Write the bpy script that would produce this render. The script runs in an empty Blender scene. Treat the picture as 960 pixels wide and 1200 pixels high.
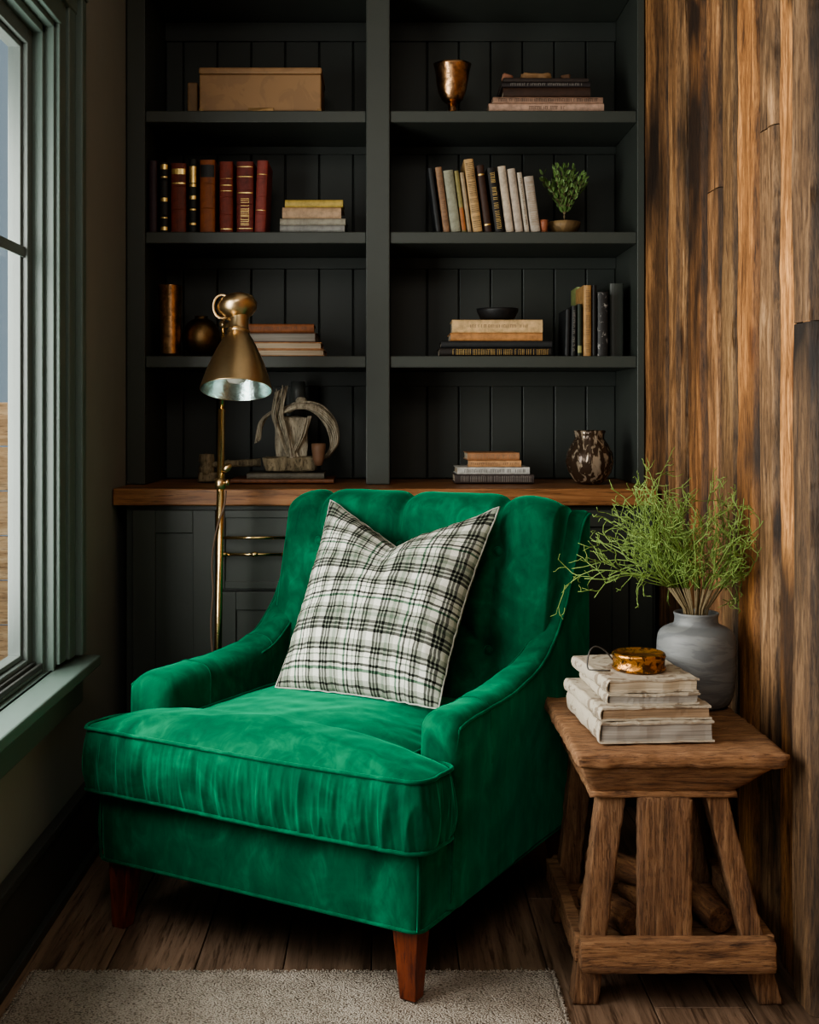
import bpy, bmesh, math, random
from mathutils import Vector, Matrix, noise
random.seed(7)
R = math.radians
COL = bpy.context.scene.collection
F = 1450.0; H = 1.1; VX = 450.0; VY = 485.0
def PX(px, Y): return (px - VX) * Y / F
def PZ(py, Y): return H - (py - VY) * Y / F
def srgb(r, g, b):
    f = lambda c: (c / 255 / 12.92) if c / 255 <= .04045 else ((c / 255 + .055) / 1.055) ** 2.4
    return (f(r), f(g), f(b), 1)

# ------------------------------------------------------------------ materials
def newmat(name):
    m = bpy.data.materials.new(name); m.use_nodes = True
    nt = m.node_tree; b = nt.nodes['Principled BSDF']
    return m, nt, b
def N(nt, t, **kw):
    n = nt.nodes.new(t)
    for k, v in kw.items():
        if k.startswith('i_'): n.inputs[k[2:].replace('_', ' ')].default_value = v
        else: setattr(n, k, v)
    return n
def ramp(nt, stops, interp='LINEAR'):
    n = nt.nodes.new('ShaderNodeValToRGB'); cr = n.color_ramp; cr.interpolation = interp
    while len(cr.elements) > 1: cr.elements.remove(cr.elements[-1])
    cr.elements[0].position = stops[0][0]; cr.elements[0].color = stops[0][1]
    for p, c in stops[1:]:
        e = cr.elements.new(p); e.color = c
    return n
def mixc(nt, a, b, fac, mode='MIX'):
    n = nt.nodes.new('ShaderNodeMix'); n.data_type = 'RGBA'; n.blend_type = mode
    for idx, v in ((6, a), (7, b), (0, fac)):
        if hasattr(v, 'links') or isinstance(v, bpy.types.NodeSocket): nt.links.new(v, n.inputs[idx])
        else: n.inputs[idx].default_value = v
    return n.outputs[2]
def coords(nt, scale=(1, 1, 1), kind='Object', rot=(0, 0, 0)):
    tc = nt.nodes.new('ShaderNodeTexCoord'); mp = nt.nodes.new('ShaderNodeMapping')
    mp.inputs['Scale'].default_value = scale; mp.inputs['Rotation'].default_value = rot
    nt.links.new(tc.outputs[kind], mp.inputs[0]); return mp.outputs[0]
def noise_n(nt, vec, scale, detail=4, rough=.55, dist=0):
    n = nt.nodes.new('ShaderNodeTexNoise'); n.inputs['Scale'].default_value = scale
    n.inputs['Detail'].default_value = detail; n.inputs['Roughness'].default_value = rough
    n.inputs['Distortion'].default_value = dist
    if vec is not None: nt.links.new(vec, n.inputs['Vector'])
    return n.outputs['Fac']
def bump(nt, b, h, strength=.3, dist=.01):
    n = nt.nodes.new('ShaderNodeBump'); n.inputs['Strength'].default_value = strength
    n.inputs['Distance'].default_value = dist
    nt.links.new(h, n.inputs['Height']); nt.links.new(n.outputs[0], b.inputs['Normal'])
def dk(c, k): return (c[0] * k, c[1] * k, c[2] * k, 1)

def paint(name, c, rough=.5, var=.12, bs=.08, grain=None):
    m, nt, b = newmat(name)
    v = coords(nt, grain or (1, 1, 1)); n = noise_n(nt, v, 14 if grain is None else 30, 6)
    nt.links.new(mixc(nt, dk(c, 1 - var), dk(c, 1 + var), n), b.inputs['Base Color'])
    b.inputs['Roughness'].default_value = rough
    bump(nt, b, noise_n(nt, v, 120 if grain is None else 60, 4), bs, .004)
    return m
def metal(name, c, rough=.25, var=.25, sc=25, bs=.05):
    m, nt, b = newmat(name); v = coords(nt)
    n = noise_n(nt, v, sc, 6, .65)
    r = ramp(nt, [(.3, dk(c, 1 - var)), (.65, dk(c, 1 + var * .4))]); nt.links.new(n, r.inputs[0])
    nt.links.new(r.outputs[0], b.inputs['Base Color'])
    b.inputs['Metallic'].default_value = 1; b.inputs['Roughness'].default_value = rough
    bump(nt, b, n, bs, .004); return m
def wood(name, cd, cm, cl, scale=(30, 30, 2.2), rough=.65, bs=.45, crack=.5, attr=False):
    m, nt, b = newmat(name)
    v = coords(nt, scale)
    if attr:
        at = nt.nodes.new('ShaderNodeAttribute'); at.attribute_name = 'rnd'
        ad = nt.nodes.new('ShaderNodeVectorMath'); ad.operation = 'MULTIPLY_ADD'
        nt.links.new(at.outputs['Vector'], ad.inputs[0]); ad.inputs[1].default_value = (47, 31, 19)
        nt.links.new(v, ad.inputs[2]); v = ad.outputs[0]
    g = noise_n(nt, v, 1.0, 8, .62, 1.2)
    g2 = noise_n(nt, v, 4.5, 5, .7, .3)
    sep = nt.nodes.new('ShaderNodeVectorMath'); sep.operation = 'MULTIPLY'
    nt.links.new(v, sep.inputs[0]); sep.inputs[1].default_value = (.16, .16, 1.0)
    big = noise_n(nt, sep.outputs[0], .55, 3, .5, .8)
    r = ramp(nt, [(.30, cd), (.48, cm), (.68, cl)]); nt.links.new(g, r.inputs[0])
    c = mixc(nt, r.outputs[0], dk(cd, .55), 0.0)
    rb = ramp(nt, [(.34, (1, 1, 1, 1)), (.5, (0, 0, 0, 1))]); nt.links.new(big, rb.inputs[0])
    mm = nt.nodes.new('ShaderNodeMath'); mm.operation = 'MULTIPLY'; nt.links.new(rb.outputs[0], mm.inputs[0]); mm.inputs[1].default_value = crack
    c = mixc(nt, r.outputs[0], dk(cd, .5), mm.outputs[0])
    rf = ramp(nt, [(.36, (.16, .12, .10, 1)), (.47, (1, 1, 1, 1))]); nt.links.new(g2, rf.inputs[0])
    c = mixc(nt, c, rf.outputs[0], .7, 'MULTIPLY')
    if crack > .9:
        kn = nt.nodes.new('ShaderNodeTexVoronoi'); kn.inputs['Scale'].default_value = 1.0; kn.inputs['Randomness'].default_value = 1
        km = nt.nodes.new('ShaderNodeVectorMath'); km.operation = 'MULTIPLY'; nt.links.new(v, km.inputs[0]); km.inputs[1].default_value = (.22, .22, .8)
        nt.links.new(km.outputs[0], kn.inputs['Vector'])
        kr = ramp(nt, [(.05, (.10, .07, .05, 1)), (.11, (.5, .42, .36, 1)), (.17, (1, 1, 1, 1))]); nt.links.new(kn.outputs['Distance'], kr.inputs[0])
        c = mixc(nt, c, kr.outputs[0], .9, 'MULTIPLY')
        gf = noise_n(nt, v, 13, 3, .7, .2); r3 = ramp(nt, [(.36, (.45, .40, .36, 1)), (.52, (1, 1, 1, 1)), (.7, (1.25, 1.22, 1.2, 1))]); nt.links.new(gf, r3.inputs[0])
        c = mixc(nt, c, r3.outputs[0], .8, 'MULTIPLY')
    if attr:
        at2 = nt.nodes.new('ShaderNodeAttribute'); at2.attribute_name = 'tint'
        c = mixc(nt, c, at2.outputs['Color'], 1.0, 'MULTIPLY')
    nt.links.new(c, b.inputs['Base Color'])
    b.inputs['Roughness'].default_value = rough
    bump(nt, b, mixc(nt, g, g2, .6), bs, .006)
    return m
def velvet(name='emerald velvet'):
    m, nt, b = newmat(name)
    v = coords(nt)
    n = noise_n(nt, v, 5, 4, .55, 1.8); n2 = noise_n(nt, coords(nt, (1, 1, .45)), 26, 4, .6, 1.0)
    mx = mixc(nt, n, n2, .4)
    r = ramp(nt, [(.34, (.0006, .052, .024, 1)), (.5, (.0008, .094, .042, 1)), (.68, (.003, .18, .085, 1))])
    nt.links.new(mx, r.inputs[0]); nt.links.new(r.outputs[0], b.inputs['Base Color'])
    b.inputs['Roughness'].default_value = .85
    b.inputs['Specular IOR Level'].default_value = .12
    b.inputs['Sheen Weight'].default_value = .75; b.inputs['Sheen Roughness'].default_value = .33
    b.inputs['Sheen Tint'].default_value = (.02, .75, .38, 1)
    bump(nt, b, noise_n(nt, v, 300, 3), .12, .002)
    return m
def plaid(name='green and ivory plaid'):
    m, nt, b = newmat(name)
    W = (1, 1, 1, 1); K = (.016, .022, .02, 1); G = (.30, .37, .32, 1); L = (.55, .58, .54, 1); D = (.07, .20, .13, 1)
    pat = [(0, W), (.05, K), (.09, L), (.115, K), (.15, L), (.175, K), (.215, L), (.28, G), (.33, L), (.36, K), (.385, L),
           (.44, W), (.53, D), (.565, W), (.60, K), (.63, W), (.70, G), (.72, W), (.77, K), (.80, L), (.825, K), (.86, L), (.93, W)]
    uvn = nt.nodes.new('ShaderNodeUVMap'); sp = nt.nodes.new('ShaderNodeSeparateXYZ')
    ndist = nt.nodes.new('ShaderNodeTexNoise'); ndist.inputs['Scale'].default_value = 40
    nt.links.new(uvn.outputs[0], ndist.inputs['Vector'])
    ad = nt.nodes.new('ShaderNodeVectorMath'); ad.operation = 'MULTIPLY_ADD'
    nt.links.new(ndist.outputs['Color'], ad.inputs[0]); ad.inputs[1].default_value = (.008, .008, 0); nt.links.new(uvn.outputs[0], ad.inputs[2])
    nt.links.new(ad.outputs[0], sp.inputs[0])
    cols = []
    for ax, k, off in (('X', 3.2, .1), ('Y', 3.0, .3)):
        mu = nt.nodes.new('ShaderNodeMath'); mu.operation = 'MULTIPLY_ADD'; mu.inputs[1].default_value = k; mu.inputs[2].default_value = off
        nt.links.new(sp.outputs[ax], mu.inputs[0])
        fr = nt.nodes.new('ShaderNodeMath'); fr.operation = 'FRACT'; nt.links.new(mu.outputs[0], fr.inputs[0])
        r = ramp(nt, pat, 'CONSTANT'); nt.links.new(fr.outputs[0], r.inputs[0]); cols.append(r.outputs[0])
    c = mixc(nt, cols[0], cols[1], 1.0, 'MULTIPLY')
    av = mixc(nt, cols[0], cols[1], .5)
    c = mixc(nt, c, av, .28)
    c = mixc(nt, c, (.80, .79, .72, 1), 1.0, 'MULTIPLY')
    wv = noise_n(nt, uvn.outputs[0], 260, 3, .7)
    rr = ramp(nt, [(.3, (.62, .62, .6, 1)), (.6, (1, 1, 1, 1))]); nt.links.new(wv, rr.inputs[0])
    c = mixc(nt, c, rr.outputs[0], .8, 'MULTIPLY')
    nt.links.new(c, b.inputs['Base Color']); b.inputs['Roughness'].default_value = .95
    b.inputs['Specular IOR Level'].default_value = .1
    bump(nt, b, wv, .5, .003)
    return m
def fleck(name, base, fl, sc=60, thr=.55, rough=.6, metallic=0, bs=.2, stretch=(1, 1, 1)):
    m, nt, b = newmat(name); v = coords(nt, stretch)
    n = noise_n(nt, v, sc, 3, .6, .8)
    r = ramp(nt, [(thr - .03, base), (thr + .03, fl)]); nt.links.new(n, r.inputs[0])
    nt.links.new(r.outputs[0], b.inputs['Base Color']); b.inputs['Roughness'].default_value = rough
    b.inputs['Metallic'].default_value = metallic
    bump(nt, b, n, bs, .004); return m
def pages_m(name, c, axis=(4, 4, 500)):
    m, nt, b = newmat(name); v = coords(nt, axis)
    n = noise_n(nt, v, 1, 3, .6)
    r = ramp(nt, [(.35, dk(c, .55)), (.6, c)]); nt.links.new(n, r.inputs[0])
    nt.links.new(r.outputs[0], b.inputs['Base Color']); b.inputs['Roughness'].default_value = .9
    bump(nt, b, n, .3, .002); return m
_cc = {}
def cloth(c, rough=.55):
    k = (round(c[0], 4), round(c[1], 4), round(c[2], 4), rough)
    if k not in _cc:
        m, nt, b = newmat('book cover'); v = coords(nt)
        n = noise_n(nt, v, 45, 5, .65); r = ramp(nt, [(.3, dk(c, .6)), (.6, dk(c, 1.1))])
        nt.links.new(n, r.inputs[0]); nt.links.new(r.outputs[0], b.inputs['Base Color'])
        b.inputs['Roughness'].default_value = rough; bump(nt, b, n, .2, .003); _cc[k] = m
    return _cc[k]

M = {}
M['velvet'] = velvet(); M['plaid'] = plaid()
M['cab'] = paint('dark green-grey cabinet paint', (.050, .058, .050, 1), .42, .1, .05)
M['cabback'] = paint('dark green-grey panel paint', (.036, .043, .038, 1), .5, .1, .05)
M['trim'] = paint('grey-green trim paint', (.100, .140, .122, 1), .42, .03, .015, (22, 22, 1.0))
M['wall'] = paint('greige wall paint', (.25, .255, .23, 1), .8, .05, .05)
M['wallfar'] = paint('pale wall paint', (.55, .52, .47, 1), .8, .05, .05)
M['base'] = paint('dark skirting paint', (.045, .046, .042, 1), .45)
M['counter'] = wood('oiled oak counter', srgb(96, 62, 36), srgb(150, 102, 64), srgb(184, 132, 88), (2.0, 34, 34), .38, .12, .25)
M['rust'] = wood('weathered reclaimed boards', srgb(78, 60, 45), srgb(152, 119, 86), srgb(208, 170, 128), (30, 30, 2.8), .7, 1.0, 1.0, True)
M['tabz'] = wood('rough old oak', srgb(72, 48, 32), srgb(128, 92, 64), srgb(164, 126, 92), (75, 75, 5), .8, 1.0, .35)
M['tabx'] = wood('rough old oak top', srgb(84, 56, 37), srgb(144, 104, 72), srgb(178, 136, 98), (7, 70, 70), .75, 1.0, .35)
M['legwood'] = wood('red-brown polished leg wood', srgb(62, 24, 14), srgb(112, 52, 30), srgb(140, 72, 42), (40, 40, 5), .3, .1, .1)
M['brass'] = metal('aged brass', (.62, .45, .26, 1), .30, .15, 10)
M['poleb'] = metal('polished brass', (.78, .58, .29, 1), .2, .15, 12)
M['silver'] = metal('silvered lining', (.50, .62, .60, 1), .22, .35, 40, .35)
M['copper'] = metal('mottled copper glaze', (.66, .38, .20, 1), .26, .7, 45, .35)
M['oldbrass'] = metal('dark tarnished brass', (.30, .19, .09, 1), .42, .5, 30, .3)
M['gold'] = metal('gilt', (.85, .62, .25, 1), .35, .3, 80)
M['dark'] = paint('matt black', (.012, .012, .013, 1), .5)
M['greystone'] = fleck('grey glazed stoneware', (.15, .155, .16, 1), (.20, .205, .205, 1), 9, .5, .55, 0, .5, (1, 1, 5))
M['amber'] = fleck('amber mottled metal', (.50, .22, .05, 1), (.10, .05, .02, 1), 70, .52, .22, .75, .5)
M['hammer'] = fleck('dripped bronze glaze', (.07, .045, .030, 1), (.42, .34, .25, 1), 55, .55, .16, .4, .5, (1, 1, .3))
M['ivory'] = fleck('worn ivory vellum', (.46, .40, .315, 1), (.24, .19, .14, 1), 30, .60, .85, 0, 1.0)
M['box'] = fleck('tan leather', (.36, .21, .10, 1), (.31, .18, .088, 1), 14, .52, .5, 0, .2)
M['pagez'] = pages_m('page edges', (.66, .56, .42, 1))
M['pagegrey'] = pages_m('grey page edges', (.40, .37, .33, 1))
M['pagebrown'] = pages_m('brown page edges', (.40, .28, .18, 1))
M['pagex'] = pages_m('upright page edges', (.6, .52, .4, 1), (500, 4, 4))
M['drift'] = wood('grey driftwood', srgb(110, 104, 90), srgb(170, 160, 140), srgb(205, 196, 176), (50, 50, 8), .85, .7, .2)
M['driftdark'] = wood('dark driftwood', srgb(80, 72, 58), srgb(134, 122, 98), srgb(170, 156, 128), (50, 50, 8), .85, .7, .2)
M['clay'] = paint('brown clay', (.20, .11, .065, 1), .55)
M['soilpot'] = fleck('tan clay bowl', (.25, .16, .07, 1), (.16, .10, .045, 1), 30, .5, .6, 0, .2)
M['leaf'] = paint('small green leaf', (.14, .24, .07, 1), .5, .5)
M['stem'] = paint('woody stem', (.20, .15, .08, 1), .7, .3)
M['sprig'] = paint('fresh green twig', (.19, .285, .07, 1), .6, .6)
M['iron'] = paint('thin dark wire', (.05, .045, .04, 1), .5)
M['cord'] = paint('brown cord', (.12, .075, .05, 1), .6)
def rugmat():
    m, nt, b = newmat('woven beige wool')
    v = coords(nt, (1, 1, 1)); vo = nt.nodes.new('ShaderNodeTexVoronoi'); vo.inputs['Scale'].default_value = 250
    sc = coords(nt, (1, 1.5, 1)); nt.links.new(sc, vo.inputs['Vector'])
    r = ramp(nt, [(0, (.72, .65, .57, 1)), (.55, (.56, .49, .42, 1)), (.8, (.20, .165, .13, 1))])
    nt.links.new(vo.outputs['Distance'], r.inputs[0])
    n = noise_n(nt, v, 12, 5)
    rr = ramp(nt, [(.3, (.72, .7, .68, 1)), (.65, (1, 1, 1, 1))]); nt.links.new(n, rr.inputs[0])
    nt.links.new(mixc(nt, r.outputs[0], rr.outputs[0], 1.0, 'MULTIPLY'), b.inputs['Base Color'])
    b.inputs['Roughness'].default_value = .95; b.inputs['Specular IOR Level'].default_value = .1
    inv = nt.nodes.new('ShaderNodeMath'); inv.operation = 'SUBTRACT'; inv.inputs[0].default_value = 1
    nt.links.new(vo.outputs['Distance'], inv.inputs[1]); bump(nt, b, inv.outputs[0], 1.0, .006)
    return m
M['rug'] = rugmat()
M['floor'] = wood('dark brown oak boards', srgb(76, 62, 52), srgb(120, 98, 82), srgb(146, 122, 104), (24, 1.4, 24), .45, .35, .2, True)
def panemat():
    m, nt, b = newmat('window pane'); nt.nodes.remove(b)
    t = nt.nodes.new('ShaderNodeBsdfTransparent'); g = nt.nodes.new('ShaderNodeBsdfGlossy'); g.inputs['Roughness'].default_value = .03
    t.inputs['Color'].default_value = (.93, .96, .95, 1)
    mx = nt.nodes.new('ShaderNodeMixShader'); mx.inputs[0].default_value = .10
    nt.links.new(t.outputs[0], mx.inputs[1]); nt.links.new(g.outputs[0], mx.inputs[2])
    nt.links.new(mx.outputs[0], nt.nodes['Material Output'].inputs[0]); return m
M['pane'] = panemat()
def glassm(name, c, rough=.05):
    m, nt, b = newmat(name); b.inputs['Base Color'].default_value = c; b.inputs['Transmission Weight'].default_value = .35
    b.inputs['Roughness'].default_value = rough; return m
M['bulb'] = glassm('clear bulb glass', (.95, .93, .85, 1))
M['siding'] = wood('pale cedar siding', srgb(150, 112, 76), srgb(196, 156, 112), srgb(224, 188, 146), (3, 2, 30), .8, .3, .1)

# ------------------------------------------------------------------ mesh helpers
class MB:
    def __init__(s): s.v = []; s.f = []; s.att = []
    def add(s, vs, fs, att=None):
        o = len(s.v); s.v += [tuple(p) for p in vs]; s.f += [tuple(i + o for i in f) for f in fs]
        s.att += [att] * len(vs); return s
    def hexa(s, p, att=None):   # 8 corners: bottom 4 ccw, top 4 ccw
        return s.add(p, [(3, 2, 1, 0), (4, 5, 6, 7), (0, 1, 5, 4), (1, 2, 6, 5), (2, 3, 7, 6), (3, 0, 4, 7)], att)
    def box(s, x0, x1, y0, y1, z0, z1, att=None):
        return s.hexa([(x0, y0, z0), (x1, y0, z0), (x1, y1, z0), (x0, y1, z0), (x0, y0, z1), (x1, y0, z1), (x1, y1, z1), (x0, y1, z1)], att)
    def rough(s, p, n=10, amp=.003, fr=20, seed=0, nl=None):   # subdivided, noise-worn hexahedron
        nl = nl or n; P = [Vector(q) for q in p]; cache = {}
        vs = []; fs = []
        def tri(a, b, c):
            q = (P[0] * (1 - a) * (1 - b) + P[1] * a * (1 - b) + P[2] * a * b + P[3] * (1 - a) * b) * (1 - c) + \
                (P[4] * (1 - a) * (1 - b) + P[5] * a * (1 - b) + P[6] * a * b + P[7] * (1 - a) * b) * c
            return q
        cen = sum(P, Vector()) / 8
        dims = (n, n, nl)
        def vid(i, j, k):
            if (i, j, k) not in cache:
                q = tri(i / n, j / n, k / nl)
                e = sum((i in (0, n), j in (0, n), k in (0, nl)))
                nv = Vector((noise.noise(q * fr + Vector((seed, 0, 0))), noise.noise(q * fr + Vector((0, seed + 9, 0))), noise.noise(q * fr + Vector((3, 0, seed)))))
                d = nv * amp
                if e >= 2: d += (cen - q).normalized() * amp * (1.0 + 2.2 * max(0, noise.noise(q * fr * 1.7 + Vector((seed, 5, 1)))))
                cache[(i, j, k)] = len(vs); vs.append(q + d)
            return cache[(i, j, k)]
        for i in range(n):
            for j in range(n):
                fs.append((vid(i, j, 0), vid(i, j + 1, 0), vid(i + 1, j + 1, 0), vid(i + 1, j, 0)))
                fs.append((vid(i, j, nl), vid(i + 1, j, nl), vid(i + 1, j + 1, nl), vid(i, j + 1, nl)))
            for k in range(nl):
                fs.append((vid(i, 0, k), vid(i + 1, 0, k), vid(i + 1, 0, k + 1), vid(i, 0, k + 1)))
                fs.append((vid(i, n, k), vid(i, n, k + 1), vid(i + 1, n, k + 1), vid(i + 1, n, k)))
                fs.append((vid(0, i, k), vid(0, i, k + 1), vid(0, i + 1, k + 1), vid(0, i + 1, k)))
                fs.append((vid(n, i, k), vid(n, i + 1, k), vid(n, i + 1, k + 1), vid(n, i, k + 1)))
        return s.add(vs, fs)
    def rbox(s, x0, x1, y0, y1, z0, z1, **k):
        return s.rough([(x0, y0, z0), (x1, y0, z0), (x1, y1, z0), (x0, y1, z0), (x0, y0, z1), (x1, y0, z1), (x1, y1, z1), (x0, y1, z1)], **k)
    def tube(s, pts, r, n=8, closed=False, att=None):
        pts = [Vector(p) for p in pts]; m = len(pts)
        rr = r if isinstance(r, (list, tuple)) else [r] * m
        vs = []; fs = []; up = None
        for i in range(m):
            if closed: t = pts[(i + 1) % m] - pts[i - 1]
            else: t = pts[min(i + 1, m - 1)] - pts[max(i - 1, 0)]
            if t.length < 1e-9: t = Vector((0, 0, 1))
            t.normalize()
            if up is None: up = t.orthogonal().normalized()
            else:
                up = up - t * up.dot(t)
                up = up.normalized() if up.length > 1e-6 else t.orthogonal().normalized()
            w = t.cross(up)
            for k in range(n):
                a = 2 * math.pi * k / n
                vs.append(pts[i] + (up * math.cos(a) + w * math.sin(a)) * rr[i])
        for i in range(m if closed else m - 1):
            j = (i + 1) % m
            for k in range(n):
                l = (k + 1) % n; fs.append((i * n + k, i * n + l, j * n + l, j * n + k))
        if not closed:
            fs.append(tuple(range(n - 1, -1, -1))); fs.append(tuple((m - 1) * n + k for k in range(n)))
        return s.add(vs, fs, att)
    def lathe(s, prof, n=48, mat=None, ripple=None):
        vs = []; fs = []; mat = mat or Matrix()
        for i, (r, z) in enumerate(prof):
            for k in range(n):
                a = 2 * math.pi * k / n; q = r * (1 + (ripple(a, z) if ripple else 0))
                vs.append(mat @ Vector((q * math.cos(a), q * math.sin(a), z)))
        for i in range(len(prof) - 1):
            for k in range(n):
                l = (k + 1) % n; fs.append((i * n + k, i * n + l, (i + 1) * n + l, (i + 1) * n + k))
        if prof[0][0] > 1e-5: fs.append(tuple(range(n - 1, -1, -1)))
        if prof[-1][0] > 1e-5: fs.append(tuple((len(prof) - 1) * n + k for k in range(n)))
        return s.add(vs, fs)
    def build(s, name, mat, parent=None, smooth=False, bevel=0, loc=None, uv=None, seg=2):
        me = bpy.data.meshes.new(name); me.from_pydata(s.v, [], s.f); me.validate(); me.update()
        if any(a is not None for a in s.att):
            me.attributes.new('rnd', 'FLOAT_VECTOR', 'POINT'); me.attributes.new('tint', 'FLOAT_COLOR', 'POINT')
            A = me.attributes['rnd']; B = me.attributes['tint']
            for i, a in enumerate(s.att):
                a = a or ((0, 0, 0), (1, 1, 1))
                A.data[i].vector = a[0]; B.data[i].color = (*a[1], 1)
        if uv:
            L = me.uv_layers.new(name='UVMap')
            for lp in me.loops: L.data[lp.index].uv = uv[lp.vertex_index]
        me.materials.append(mat)
        if smooth:
            for p in me.polygons: p.use_smooth = True
        o = bpy.data.objects.new(name, me); COL.objects.link(o)
        if loc: o.location = loc
        if parent: o.parent = parent
        if bevel:
            b = o.modifiers.new('bevel', 'BEVEL'); b.width = bevel; b.segments = seg; b.limit_method = 'ANGLE'; b.angle_limit = R(40)
        return o
def smooth_angle(o, deg=35):
    for p in o.data.polygons: p.use_smooth = True
    try: o.data.set_sharp_from_angle(angle=R(deg))
    except Exception: pass
    return o
def tag(o, label, cat, group=None, kind=None):
    o['label'] = label; o['category'] = cat
    if group: o['group'] = group
    if kind: o['kind'] = kind
    return o
def thing(name, label, cat, loc=(0, 0, 0), rot=(0, 0, 0), group=None):
    o = bpy.data.objects.new(name, None); o.empty_display_size = .05; COL.objects.link(o)
    o.location = loc; o.rotation_euler = rot; return tag(o, label, cat, group)
def struct(o): o['kind'] = 'structure'; return o
def lerp(a, b, t): return a + (b - a) * t
def interp(tab, x):
    if x <= tab[0][0]: return tab[0][1]
    for i in range(len(tab) - 1):
        if x <= tab[i + 1][0]:
            t = (x - tab[i][0]) / (tab[i + 1][0] - tab[i][0])
            p0 = tab[max(i - 1, 0)]; p1 = tab[i]; p2 = tab[i + 1]; p3 = tab[min(i + 2, len(tab) - 1)]
            d = p2[0] - p1[0]
            m1 = (p2[1] - p0[1]) / max(p2[0] - p0[0], 1e-6) * d; m2 = (p3[1] - p1[1]) / max(p3[0] - p1[0], 1e-6) * d
            return (2 * t**3 - 3 * t**2 + 1) * p1[1] + (t**3 - 2 * t**2 + t) * m1 + (-2 * t**3 + 3 * t**2) * p2[1] + (t**3 - t**2) * m2
    return tab[-1][1]
def rib(pts, n):   # catmull resample
    tabs = [[(i, p[k]) for i, p in enumerate(pts)] for k in range(3)]
    return [Vector([interp(tabs[k], i / (n - 1) * (len(pts) - 1)) for k in range(3)]) for i in range(n)]

# ------------------------------------------------------------------ room
XL = -.744; YC = 3.38; YU = 3.56; YB = 3.90; ZC = .897; CEIL = 2.6
def XR(y): return .754 + .038 * (YU - y)
# floor boards
fb = MB(); x = -.9; k = 0
while x < 3.3:
    w = .175; y = -3.0 + random.uniform(-1.2, 0)
    while y < 4.0:
        l = random.uniform(1.2, 2.2); t = random.uniform(.72, 1.15)
        fb.box(x + .0012, x + w - .0012, max(y, -3) + .001, min(y + l, 4.0) - .001, -.02, 0, ((random.random(), random.random(), random.random()), (t, t * .98, t * .95)))
        y += l
    x += w
fb.box(-.9, 3.3, -3, 4, -.04, -.021, ((0, 0, 0), (.1, .1, .1)))
struct(fb.build('floor', M['floor'], bevel=.0012, seg=1))
struct(MB().box(-.9, 3.3, -3, 4.05, CEIL, CEIL + .05).build('ceiling', M['wallfar']))
struct(MB().box(-.9, 3.3, 4.0, 4.1, 0, CEIL).build('wall_back', M['wall']))
struct(MB().box(-.9, 3.3, -3.1, -3.0, 0, CEIL).build('wall_front', M['wallfar']))
struct(MB().box(3.3, 3.4, -3.1, 4.1, 0, CEIL).build('wall_far_right', M['wallfar']))
struct(MB().box(.86, 3.3, .9, 1.0, 0, CEIL).build('wall_return', M['wallfar']))
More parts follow.
